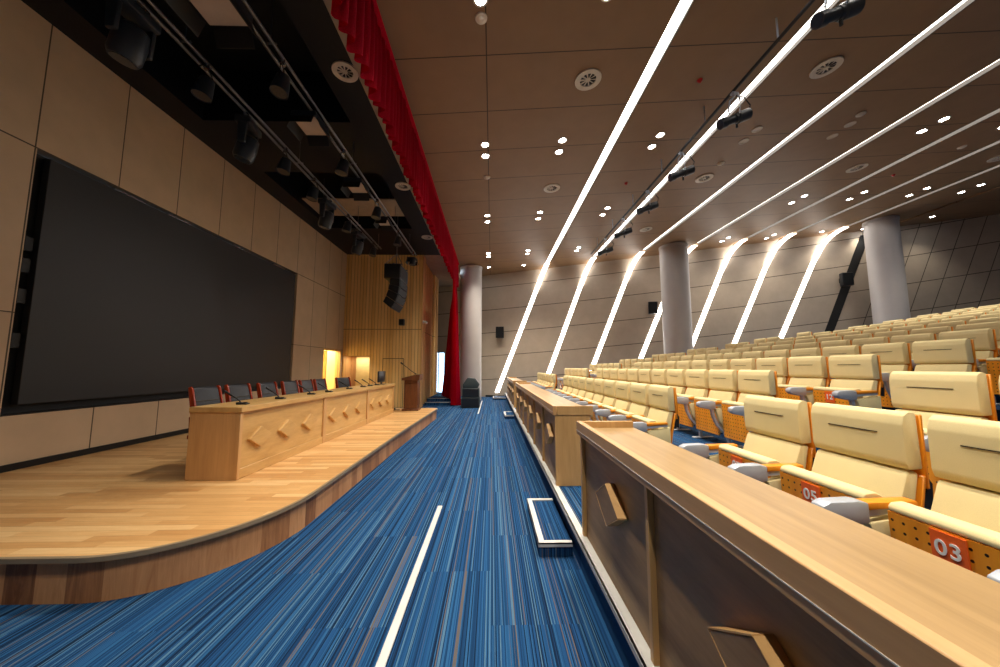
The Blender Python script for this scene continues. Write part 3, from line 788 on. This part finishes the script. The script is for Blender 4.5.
# lectern
t = thing('lectern', 'red-brown wooden lectern at the far end of the stage', 'lectern', (-2.08, 9.28, ZS))
b = MB(); b.box(-0.24, 0.18, -0.2, 0.2, 0.001, 0.05, 0.008, 1); b.build('plinth', M['redwood'], t, keep=True)
b = MB(); b.box(-0.2, 0.14, -0.16, 0.16, 0.05, 0.78, 0.01, 1); b.build('body', M['redwood'], t, keep=True)
b = MB(); b.box(0.1405, 0.152, -0.12, 0.12, 0.14, 0.7, 0.004, 1); b.box(-0.15, 0.09, -0.172, -0.1605, 0.14, 0.7, 0.004, 1); b.build('panel_moulding', M['redwood'], t, keep=True)
b = MB(); b.prism([(-0.26, 0.781), (0.19, 0.781), (0.21, 0.93), (0.1, 0.93), (-0.26, 0.84)], -0.22, 0.22, 'Y', 0.008, 1); b.build('reading_top', M['redwood'], t, keep=True)
t = thing('lectern_microphone', 'thin black gooseneck microphone standing on the lectern', 'microphone', (-2.11, 9.28, ZS + 0.933))
b = MB(); b.tube([(0.08, 0, 0.0), (0.08, 0, 0.02)], 0.025, 10); b.build('base', M['black'], t, keep=True)
b = MB(); b.tube([(0.08, 0, 0.02), (-0.02, 0, 0.08), (-0.2, 0, 0.22), (-0.26, 0, 0.27)], 0.008, 6); b.build('gooseneck', M['black'], t, keep=True)
b = MB(); b.tube([(-0.26, 0, 0.27), (-0.32, 0, 0.31)], 0.018, 8); b.build('capsule', M['black'], t, keep=True)
t = thing('power_strip', 'small dark cable box on the stage beside the lectern', 'cable box', (-2.62, 9.2, ZS + 0.001))
b = MB(); b.box(-0.1, 0.1, -0.06, 0.06, 0, 0.06, 0.015, 2); b.build('housing', M['darkmetal'], t, keep=True)
b = MB(); b.tube([(0.1, 0, 0.02), (0.16, 0.02, 0.012), (0.2, 0.05, 0.012)], 0.01, 6); b.build('cord', M['black'], t, keep=True)

# line array
t = thing('hanging_line_array', 'curved black line array loudspeaker hung before the slat wall', 'speaker', (-2.65, 9.6, 2.95))
ya, yb = 9.2, 10.05
b = MB(); b.box(-2.93, -2.5, ya, yb, 3.79, 4.19, 0.015, 2); sb = b.build('sub_cabinet', M['blackgloss'], t)
b = MB(); b.box(-2.499, -2.49, ya + 0.02, yb - 0.02, 3.81, 4.17); b.build('grille', M['grille'], sb, smooth=False)
ft = [(-2.5, 3.78), (-2.503, 3.56), (-2.535, 3.36), (-2.605, 3.15), (-2.71, 2.96)]
bt = [(-2.77, 3.78), (-2.775, 3.64), (-2.8, 3.49), (-2.855, 3.31), (-2.93, 3.14)]
for k in range(4):
    f0, f1, b0, b1 = ft[k], ft[k + 1], bt[k], bt[k + 1]
    g = 0.012
    b = MB(); b.prism([(f0[0], f0[1] - g), (b0[0], b0[1] - g), b1, f1], ya, yb, 'Y', 0.008, 1); cb = b.build('array_cabinet', M['blackgloss'], t)
    d = Vector((f1[1] - f0[1], 0, -(f1[0] - f0[0]))).normalized() * -1
    b = MB(); b.prism([(f0[0] + d.x * 0.002, f0[1] - 0.02 + d.z * 0.002), (f0[0] + d.x * 0.01, f0[1] - 0.02 + d.z * 0.01), (f1[0] + d.x * 0.01, f1[1] + 0.01 + d.z * 0.01), (f1[0] + d.x * 0.002, f1[1] + 0.01 + d.z * 0.002)], ya + 0.03, yb - 0.03, 'Y'); b.build('grille', M['grille'], cb, smooth=False)
b = MB(); b.box(-2.95, -2.47, 9.3, 9.34, 4.192, 4.22); b.box(-2.95, -2.47, 9.9, 9.94, 4.192, 4.22); b.box(-2.73, -2.69, 9.3, 9.94, 4.221, 4.24)
b.tube([(-2.94, 9.32, 4.21), (-2.7, 9.6, 4.6)], 0.01, 6); b.tube([(-2.48, 9.32, 4.21), (-2.7, 9.6, 4.6)], 0.01, 6); b.tube([(-2.71, 9.6, 4.24), (-2.71, 9.6, ZC - 0.02 + 0.9)], 0.014, 6)
b.build('rigging', M['pipe'], t)

# floor speakers beside the column
t = thing('floor_speaker', 'black bass speaker box on the carpet before the column', 'speaker', (-0.74, 12.28, 0.001), 0, 'speaker boxes stacked by the column')
b = MB(); b.box(-0.32, 0.32, -0.26, 0.26, 0, 0.36, 0.02, 2); b.build('cabinet', M['spk'], t, keep=True)
b = MB(); b.box(-0.29, 0.29, -0.272, -0.262, 0.03, 0.33, 0.005, 1); b.build('grille', M['blackgloss'], t, keep=True)
o = dup(t, (-0.73, 12.28, 0.363)); o['label'] = 'black speaker box stacked on the bass box before the column'
o.children[0].scale = (0.92, 1, 0.85); o.children[1].scale = (0.92, 1, 0.85)
t = thing('wedge_monitor', 'black wedge stage monitor on top of the speaker boxes', 'speaker', (-0.73, 12.28, 0.671))
b = MB(); b.prism([(-0.28, 0), (0.24, 0), (0.3, 0.12), (0.12, 0.33), (-0.12, 0.36), (-0.28, 0.12)], -0.22, 0.22, 'Y', 0.02, 2); b.build('cabinet', M['spk'], t, keep=True)
b = MB(); b.prism([(0.255, 0.14), (0.28, 0.16), (0.14, 0.335), (0.115, 0.32)], -0.19, 0.19, 'Y'); b.build('grille', M['blackgloss'], t, keep=True)

# items on the slat wall
t = thing('dome_camera', 'small white camera on the corner of the slat wall', 'camera', (-2.43, 12.3, 3.0))
b = MB(); b.box(-0.039, 0.0, -0.05, 0.05, -0.05, 0.05, 0.01, 2); b.build('mount', M['white'], t, keep=True)
b = MB(); b.tube([(0.0, 0, 0), (0.05, -0.05, -0.01), (0.12, -0.16, -0.05)], 0.04, 12); b.build('body', M['white'], t, keep=True)
t = thing('wall_mounted_speaker', 'small black speaker on the slat wall above the lectern', 'speaker', (-3.15, YE - 0.001, 2.95))
b = MB(); b.box(-0.09, 0.09, -0.24, -0.08, -0.11, 0.11, 0.02, 2); b.build('cabinet', M['blackgloss'], t, keep=True)
b = MB(); b.box(-0.03, 0.03, -0.08, 0, -0.03, 0.03); b.build('bracket', M['darkmetal'], t, keep=True)
b = MB(); b.box(-0.075, 0.075, -0.248, -0.241, -0.09, 0.09); b.build('grille', M['grille'], t, keep=True)

# ---------------------------------------------------------------- stage lighting bars and fixtures
for (xc, y0, y1, lab) in [(-3.44, 0.5, 10.3, 'twin steel lighting bar over the stage, the one closer to the screen'), (-2.5, 0.5, 10.9, 'twin steel lighting bar over the stage, the one closer to the curtain')]:
    t = thing('lighting_bar', lab, 'lighting bar', (xc, 6, 4.98))
    for dx in (-0.05, 0.05):
        b = MB(); b.tube([(xc + dx, y0, 4.98), (xc + dx, y1, 4.98)], 0.02, 10); b.build('tube', M['pipe'], t)
    for y in (1.5, 3.6, 5.9, 8.6, 10.2):
        b = MB(); b.box(xc - 0.07, xc + 0.07, y - 0.012, y + 0.012, 5.0, 5.012); b.tube([(xc, y, 5.01), (xc, y, ZC + 0.0 if not (3 < y < 5.4 or 6.9 < y < 9.8) else ZC + 0.89)], 0.006, 6); b.build('hanger', M['pipe'], t)
cans = [(-3.38, 3.83, 'above the near part of the screen'), (-3.38, 5.4, 'second along the screen-side bar'), (-3.38, 6.3, 'third along the screen-side bar'), (-3.38, 7.85, 'fourth along the screen-side bar'), (-3.38, 9.6, 'last along the screen-side bar'),
        (-2.45, 3.76, 'first along the curtain-side bar'), (-2.45, 5.42, 'second along the curtain-side bar'), (-2.45, 7.1, 'third along the curtain-side bar'), (-2.45, 8.75, 'fourth along the curtain-side bar'), (-2.45, 10.45, 'last along the curtain-side bar')]
for i, (x, y, w) in enumerate(cans):
    lab = 'black round LED stage light, ' + w
    if i == 0:
        cn = t = thing('hanging_stage_light', lab, 'stage light', (x, y, 4.96), 0, 'round LED stage lights')
        Rm = Matrix.Translation((0, 0, -0.36)) @ Matrix.Rotation(math.radians(8), 4, 'Y') @ Matrix.Rotation(math.radians(-6), 4, 'X')
        MB().lathe([(0.06, 0.14), (0.085, 0.12), (0.1, 0.0), (0.115, -0.15), (0.108, -0.15), (0.1, -0.13)][::-1], 20, Rm).build('housing', M['fixture'], t, keep=True)
        b = MB(); b.lathe([(0.1, -0.142), (0.1, -0.136)], 20, Rm); b.build('lens_face', M['ledface'], t, keep=True)
        b = MB(); b.tube([(0, -0.125, -0.36), (0, -0.125, -0.16), (0, -0.07, -0.09), (0, 0.07, -0.09), (0, 0.125, -0.16), (0, 0.125, -0.36)], 0.01, 6); b.build('yoke', M['darkmetal'], t, keep=True)
        b = MB(); b.box(-0.025, 0.025, -0.02, 0.02, -0.095, -0.005); b.tube([(0, 0.03, -0.02), (0.02, 0.06, -0.03)], 0.012, 6); b.build('clamp', M['chrome'], t, keep=True)
        t.scale = (0.85,) * 3
    else:
        o = dup(cn, (x, y, 4.96), random.uniform(-0.4, 0.4)); o['label'] = lab
heads = [(3.12, 'nearest the camera'), (4.72, 'second from the camera'), (7.1, 'third from the camera'), (8.8, 'last before the slat wall')]
for i, (y, w) in enumerate(heads):
    lab = 'black moving-head stage light on the screen-side bar, ' + w
    if i == 0:
        mh = t = thing('moving_head_spotlight', lab, 'stage light', (-3.5, y, 4.96), 0, 'moving-head stage lights')
        b = MB(); b.box(-0.1, 0.1, -0.19, 0.19, -0.19, -0.09, 0.02, 2); b.build('base_box', M['fixture'], t, keep=True)
        for s in (-1, 1):
            b = MB(); ys = (0.14, 0.185) if s > 0 else (-0.185, -0.14)
            b.prism([(-0.06, -0.19), (0.06, -0.19), (0.045, -0.48), (-0.045, -0.48)], ys[0], ys[1], 'Y', 0.012, 2); b.build('yoke_arm', M['fixture'], t, keep=True)
        Rm = Matrix.Translation((0, 0, -0.45)) @ Matrix.Rotation(math.radians(14), 4, 'Y')
        MB().lathe([(0.07, 0.16), (0.115, 0.12), (0.13, 0.0), (0.128, -0.16), (0.11, -0.2)][::-1], 20, Rm).build('head', M['fixture'], t, keep=True)
        MB().lathe([(0.095, -0.206), (0.095, -0.2)], 20, Rm).build('lens', M['lens'], t, keep=True)
        b = MB()
        for yy in (-0.1, 0.1): b.box(-0.03, 0.03, yy - 0.025, yy + 0.025, -0.09, -0.005)
        b.build('clamp', M['chrome'], t, keep=True)
    else:
        o = dup(mh, (-3.5, y, 4.96), random.uniform(-0.3, 0.3)); o['label'] = lab
softs = [(2.93, 1.25, 'large nearest the camera'), (4.66, 1, 'second along the bar'), (6.35, 1, 'third along the bar'), (8.0, 0.85, 'fourth along the bar'), (10.95, 0.8, 'the last one')]
for i, (y, scl, w) in enumerate(softs):
    lab = 'black flat panel light with open barn doors on curtain-side bar, ' + w
    if i == 0:
        sf = t = thing('hanging_panel_light', lab, 'stage light', (-2.6, y, 4.93), 0, 'panel lights with barn doors')
        b = MB(); b.box(-0.17, 0.17, -0.2, 0.2, -0.14, -0.05, 0.01, 1); b.build('housing', M['fixture'], t, keep=True)
        b = MB(); b.box(-0.155, 0.155, -0.185, 0.185, -0.146, -0.141); b.build('diffuser', M['softface'], t, keep=True, smooth=False)
        for (sx, sy) in ((1, 0), (-1, 0), (0, 1), (0, -1)):
            b = MB()
            if sx: b.prism([(sx * 0.172, -0.14), (sx * 0.18, -0.14), (sx * 0.235, -0.27), (sx * 0.227, -0.27)], -0.17, 0.17, 'Y')
            else: b.prism([(sy * 0.202, -0.14), (sy * 0.21, -0.14), (sy * 0.265, -0.27), (sy * 0.257, -0.27)], -0.15, 0.15, 'X')
            b.build('barn_door', M['black'], t, keep=True, smooth=False)
        b = MB(); b.box(-0.02, 0.02, -0.03, 0.03, -0.05, 0.0); b.build('clamp', M['chrome'], t, keep=True)
        t.scale = (scl,) * 3
    else:
        o = dup(sf, (-2.57 - 0.02, y, 4.94)); o.scale = (scl,) * 3; o['label'] = lab
# pale duct panel in the second ceiling bay
t = thing('ceiling_panel', 'pale beige board in the open bay of the black stage ceiling', 'ceiling panel', (-3.5, 8.6, ZC + 0.1))
b = MB(); b.box(-4.7, -2.4, 8.25, 9.2, ZC + 0.1, ZC + 0.13, 0.004, 1); b.build('board', M['beige'], t)
for x in (-4.4, -2.7):
    b = MB(); b.tube([(x, 8.7, ZC + 0.131), (x, 8.7, ZC + 0.895)], 0.008, 6); b.build('hanger_rod', M['pipe'], t)

# ---------------------------------------------------------------- audience desks
AZ = ROWZ[0] + 0.79
def aud_desk(y0, y1, n, lab):
    t = thing('audience_desk', lab, 'desk', (0.83, (y0 + y1) / 2, ROWZ[0]), 0, 'long desks before the front row')
    z0 = ROWZ[0] + 0.001
    b = MB(); b.box(0.66, 1.03, y0 + 0.03, y1 - 0.03, AZ - 0.075, AZ - 0.045); b.build('desktop', M['aud_top'], t, smooth=False)
    b = MB(); b.box(0.62, 0.659, y0, y1, AZ - 0.092, AZ, 0.003, 1); rm = b.build('front_rim', M['aud_rim'], t)
    b = MB(); b.box(0.6175, 0.6195, y0, y1, AZ - 0.064, AZ - 0.061); b.build('metal_inlay', M['nosing'], rm, smooth=False)
    for (ya, yb) in ((y0, y0 + 0.029), (y1 - 0.029, y1)):
        b = MB(); b.box(0.66, 1.03, ya, yb, AZ - 0.092, AZ, 0.003, 1); b.build('end_rim', M['aud_end'], t)
    for (ya, yb) in ((y0 + 0.01, y0 + 0.045), (y1 - 0.045, y1 - 0.01)):
        b = MB(); b.box(0.643, 1.0, ya, yb, z0, AZ - 0.093, 0.003, 1); b.build('end_panel', M['aud_end'], t)
    pl = (y1 - y0) / n
    for i in range(n):
        ya, yb = y0 + i * pl + (0.046 if i == 0 else 0.016), y0 + (i + 1) * pl - (0.046 if i == n - 1 else 0.016)
        b = MB(); b.box(0.668, 0.69, ya, yb, z0, AZ - 0.093); fp = b.build('front_panel', M['aud_front'], t, smooth=False)
        cy, cz = (ya + yb) / 2 - 0.08, z0 + 0.44
        b = MB(); b.prism([(cy - 0.178, cz), (cy, cz + 0.107), (cy + 0.178, cz), (cy, cz - 0.107)], 0.616, 0.667, 'X', 0.003, 1)
        dm = b.build('diamond', M['aud_front'], fp, smooth=False)
        b = MB()
        for (p, q) in (((cy - 0.178, cz), (cy, cz + 0.107)), ((cy, cz + 0.107), (cy + 0.178, cz)), ((cy + 0.178, cz), (cy, cz - 0.107)), ((cy, cz - 0.107), (cy - 0.178, cz))):
            d = Vector((q[0] - p[0], q[1] - p[1])).normalized(); nn = Vector((-d.y, d.x)) * (1 if True else 1)
            b.prism([p, q, (q[0] + nn.x * 0.004, q[1] + nn.y * 0.004), (p[0] + nn.x * 0.004, p[1] + nn.y * 0.004)], 0.615, 0.667, 'X')
        b.build('edge_band', M['aud_end'], fp, smooth=False)
        if i: 
            ym = y0 + i * pl
            b = MB(); b.box(0.643, 0.69, ym - 0.014, ym + 0.014, z0, AZ - 0.093, 0.002, 1); b.build('post', M['aud_end'], t)
    b = MB(); b.box(0.96, 0.978, y0 + 0.05, y1 - 0.05, AZ - 0.3, AZ - 0.09); b.build('modesty_rail', M['aud_front'], t, smooth=False)
aud_desk(-1.76, 2.57, 4, 'long walnut desk closest to the camera, diamonds on its front')
aud_desk(3.55, 9.25, 6, 'long walnut desk between the two carpeted step boxes')
aud_desk(10.3, 14.5, 4, 'walnut desk beyond the second cross aisle, nearest the far wall')

# step boxes
for i, (x0, y0, y1, lab) in enumerate([(0.35, 2.665, 3.52, 'carpeted step box with white edge before the first desk gap'), (0.35, 9.45, 10.25, 'carpeted step box with pale edge at the second desk gap'), (0.05, 14.9, 15.8, 'carpeted step box with white edge against the far wall')]):
    t = thing('step_box', lab, 'step', ((x0 + 0.6) / 2, (y0 + y1) / 2, 0.001), 0, 'step boxes up to the seating platform')
    b = MB(); b.box(x0, 0.596, y0, y1, 0.001, 0.09); b.build('tread', M['carpet'], t, smooth=False)
    b = MB(); b.box(x0 - 0.006, x0 + 0.04, y0 - 0.006, y1 + 0.006, 0.0905, 0.1); b.box(x0 + 0.04, 0.596, y0 - 0.006, y0 + 0.035, 0.0905, 0.1); b.box(x0 + 0.04, 0.596, y1 - 0.035, y1 + 0.006, 0.0905, 0.1)
    b.box(x0 - 0.006, x0 - 0.001, y0 - 0.006, y1, 0.07, 0.1); b.box(x0, 0.596, y0 - 0.006, y0 - 0.001, 0.07, 0.1)
    b.build('nosing', M['nosing'], t, smooth=False)

# ---------------------------------------------------------------- auditorium seats
def number_mesh(txt):
    cu = bpy.data.curves.new('num', 'FONT'); cu.body = txt; cu.size = 0.08; cu.align_x = 'CENTER'; cu.align_y = 'CENTER'; cu.extrude = 0.0012; cu.offset = 0.0012; cu.space_character = 1.1
    o = bpy.data.objects.new('num', cu); COL.objects.link(o)
    dg = bpy.context.evaluated_depsgraph_get(); me = bpy.data.meshes.new_from_object(o.evaluated_get(dg))
    COL.objects.unlink(o); bpy.data.objects.remove(o); bpy.data.curves.remove(cu)
    # text x -> -y (seat faces -x, read from the stage), text y -> z
    R = Matrix(((0, 0, -1, 0), (-1, 0, 0, 0), (0, 1, 0, 0), (0, 0, 0, 1)))
    me.transform(R); me.materials.clear(); me.materials.append(M['signtext']); me.name = 'number'
    return me

seat = thing('auditorium_seat', '', 'seat', (0, 0, 0))
# upper cushion with softened front
b = MB(); b.prism([(0.012, 0.685), (0.0, 0.72), (0.0, 0.9), (0.012, 0.945), (0.04, 0.965), (0.075, 0.955), (0.08, 0.69)], -0.245, 0.245, 'Y', 0.008, 2)
up = b.build('headrest_cushion', M['cream'], seat, keep=True)
b = MB(); b.box(-0.0035, 0.004, -0.13, 0.13, 0.846, 0.851); b.build('stitch_line', M['seam'], up, keep=True, smooth=False)
b = MB(); b.prism([(-0.11, 0.36), (0.0, 0.36), (0.068, 0.675), (0.018, 0.68), (0.004, 0.66)], -0.238, 0.238, 'Y', 0.014, 2); b.build('lumbar_cushion', M['cream'], seat, keep=True)
b = MB(); b.prism([(0.084, 0.6), (0.1, 0.6), (0.1, 0.95), (0.084, 0.95)], -0.25, 0.25, 'Y', 0.004, 1)
b.prism([(0.008, 0.33), (0.024, 0.33), (0.088, 0.66), (0.072, 0.66)], -0.25, 0.25, 'Y', 0.004, 1); b.build('back_shell', M['orange'], seat, keep=True)
b = MB(); b.prism([(0.125, 0.56), (0.14, 0.56), (0.13, 0.86), (0.115, 0.93), (0.108, 0.93), (0.115, 0.86)], -0.21, 0.21, 'Y', 0.004, 1); b.build('writing_tablet', M['orange'], seat, keep=True)
b = MB()
for y in (-0.235, 0.215):
    b = MB(); b.prism([(0.06, 0.52), (0.12, 0.5), (0.13, 0.62), (0.104, 0.66), (0.104, 0.6)], y, y + 0.02, 'Y'); b.build('tablet_hinge', M['darkmetal'], seat, keep=True, smooth=False)
# folded seat
b = MB(); b.prism([(-0.224, 0.544), (-0.228, 0.562), (-0.215, 0.58), (-0.16, 0.585), (-0.125, 0.565), (-0.112, 0.2), (-0.19, 0.16), (-0.206, 0.5), (-0.207, 0.544)], -0.24, 0.24, 'Y', 0.005, 1); b.build('seat_cushion', M['cream'], seat, keep=True)
b = MB(); b.prism([(-0.212, 0.14), (-0.196, 0.14), (-0.21, 0.542), (-0.226, 0.542)], -0.242, 0.242, 'Y'); b.build('seat_board', M['perf'], seat, keep=True, smooth=False)
b = MB(); b.prism([(-0.2275, 0.526), (-0.2265, 0.526), (-0.2265, 0.534), (-0.2275, 0.534)], -0.242, 0.242, 'Y'); 
b.bm.free()
def arm_parts(y):
    out = []
    b = MB(); b.prism([(-0.5, 0.515), (-0.47, 0.492), (-0.36, 0.468), (-0.285, 0.478), (-0.285, 0.566), (-0.33, 0.575), (-0.46, 0.57), (-0.497, 0.552)], y - 0.034, y + 0.034, 'Y', 0.008, 2); out.append(('arm_tip', M['greymetal'], b))
    b = MB(); b.prism([(-0.284, 0.532), (-0.05, 0.548), (-0.05, 0.572), (-0.284, 0.566)], y - 0.03, y + 0.03, 'Y', 0.006, 2); out.append(('armrest', M['orange'], b))
    b = MB(); b.prism([(-0.284, 0.505), (-0.05, 0.524), (-0.05, 0.546), (-0.284, 0.53)], y - 0.022, y + 0.022, 'Y'); out.append(('arm_rail', M['greymetal'], b))
    b = MB(); b.prism([(-0.282, 0.474), (-0.02, 0.515), (-0.02, 0.3), (-0.08, 0.2), (-0.15, 0.2), (-0.235, 0.32)], y - 0.026, y + 0.026, 'Y', 0.008, 2); out.append(('side_panel', M['cream'], b))
    b = MB(); w = 0.016
    P = [(-0.32, 0.5), (-0.3, 0.38), (-0.25, 0.27), (-0.17, 0.18), (-0.12, 0.1), (-0.12, 0.02)]
    for i in range(len(P) - 1):
        (x0, z0), (x1, z1) = P[i], P[i + 1]
        b.prism([(x0 - 0.022, z0), (x0 + 0.012, z0), (x1 + 0.012, z1), (x1 - 0.022, z1)], y - w, y + w, 'Y')
    out.append(('strut', M['greymetal'], b))
    b = MB(); b.box(-0.24, 0.06, y - 0.03, y + 0.03, 0.001, 0.02, 0.005, 1); out.append(('foot', M['greymetal'], b))
    return out
for (n, m, b) in arm_parts(0.295): b.build(n, m, seat, keep=True)
near_arm = {}
for (n, m, b) in arm_parts(-0.295):
    o = b.build(n, m, None, keep=True, origin=OUT0); near_arm[n] = o
plate = MB(); plate.prism([(-0.2295, 0.412), (-0.2235, 0.412), (-0.228, 0.536), (-0.234, 0.536)], -0.02, 0.09, 'Y')
plate_o = plate.build('number_plate', M['sign'], None, smooth=False, origin=OUT0)

yA = [2.497, 1.916, 1.335, 0.755]
def block_b(k):
    out = []; y = 4.09 + ROWS[k]
    while y < 10.05: out.append(y); y += 0.588
    return out
def block_c(k):
    end = 15.6 - 0.42 * (ROWX[k] - 2.0); out = []; y = 11.52
    while y < end - 0.2: out.append(y); y += 0.588
    return out
def put(k, y, lab, edge=False, num=None):
    r = dup(seat, (ROWX[k], y, ROWZ[k])); r['label'] = lab; r['group'] = 'auditorium seats in raked rows'; r['category'] = 'seat'
    if edge:
        for n, o in near_arm.items():
            c = o.copy(); COL.objects.link(c); c.parent = r; c.location = (0, 0, 0)
    if num:
        c = plate_o.copy(); COL.objects.link(c); c.parent = r; c.location = (0, 0, 0)
        q = bpy.data.objects.new('number', number_mesh(num)); COL.objects.link(q); q.parent = c; q.location = (-0.2345, 0.035, 0.474); q.rotation_euler = (0, math.radians(-2), 0)
    return r
nums = ['07', '05', '03', '01']
for i, y in enumerate(yA): put(0, y, 'cream tip-up seat with %s on its orange number plate, front row' % nums[i], i == 3, nums[i])
for i, y in enumerate(yA[:2]): put(1, y - 0.11, 'cream tip-up seat in the second row, %s before the first cross aisle' % ORD[i + 1], i == 1)
rowname = ['front row'] + ['%s row' % ORD[k + 1] for k in range(1, 12)]
count = 0
for k in range(12):
    xk = ROWX[k]
    for i, y in enumerate(block_b(k)):
        if y + 0.3 < 0.655 * xk - 0.1: continue
        nm = '12' if (k == 2 and i == 0) else None
        lab = 'cream tip-up seat in the %s, %s past the first cross aisle' % (rowname[k], ORD[i + 1])
        if nm: lab = 'cream tip-up seat with 12 on its orange plate, third row beside the aisle'
        put(k, y, lab, i == 0, nm); count += 1
    for i, y in enumerate(block_c(k)):
        if y + 0.3 < 0.655 * xk - 0.1: continue
        if math.hypot(xk - 7.6, y - 13.9) < 0.98 or math.hypot(xk - 14.87, y - 12.4) < 0.9 or y > wally(xk) - 0.5: continue
        put(k, y, 'cream tip-up seat in the %s, %s past the second cross aisle' % (rowname[k], ORD[i + 1]), i == 0); count += 1
# remove the prototypes
def kill(o):
    for c in list(o.children): kill(c)
    bpy.data.objects.remove(o)
kill(seat); kill(plate_o)
for o in list(near_arm.values()): bpy.data.objects.remove(o)
print('seats', count + 6)

# ---------------------------------------------------------------- light
def area(name, loc, rot, sx, sy, e, c):
    ld = bpy.data.lights.new(name, 'AREA'); ld.shape = 'RECTANGLE'; ld.size = sx; ld.size_y = sy; ld.energy = e; ld.color = c
    o = bpy.data.objects.new(name, ld); COL.objects.link(o); o.location = loc; o.rotation_euler = rot; return o
def point(name, loc, e, c, r=0.08):
    ld = bpy.data.lights.new(name, 'POINT'); ld.energy = e; ld.color = c; ld.shadow_soft_size = r
    o = bpy.data.objects.new(name, ld); COL.objects.link(o); o.location = loc; return o
point('corridor_lamp', (-6.3, 11.5, 2.3), 150, (1, 0.9, 0.66))
area('niche_fill', (-4.72, YE + 0.42, 1.775), (0, 0, 0), 0.6, 0.3, 7, (1, 0.86, 0.6))  # unseen fill light added to brighten the recessed doorway
w = bpy.data.worlds.new('sky'); sc.world = w; w.use_nodes = True
bg = w.node_tree.nodes['Background']; bg.inputs[0].default_value = (0.72, 0.86, 1.0, 1); bg.inputs[1].default_value = 5.0

# ---------------------------------------------------------------- camera
cd = bpy.data.cameras.new('camera'); cam = bpy.data.objects.new('camera', cd); COL.objects.link(cam)
cd.sensor_width = 36.0; cd.lens = 345.0 / 1000 * 36.0; cd.clip_start = 0.05
yaw = math.atan2(8.0, 345.0); pitch = math.atan2(34.0, math.hypot(345.0, 8.0))
cam.location = (0, 0, 1.38); cam.rotation_euler = (PI / 2 + pitch, 0, -yaw)
sc.camera = cam
sc.view_settings.view_transform = 'Standard'; sc.view_settings.look = 'None'; sc.view_settings.gamma = 1.0; sc.view_settings.use_curve_mapping = False
sc.view_settings.exposure = 0.0
cy = sc.cycles; cy.use_denoising = True; cy.max_bounces = 8; cy.diffuse_bounces = 5; cy.sample_clamp_indirect = 8.0
try: cy.use_light_tree = True
except Exception: pass
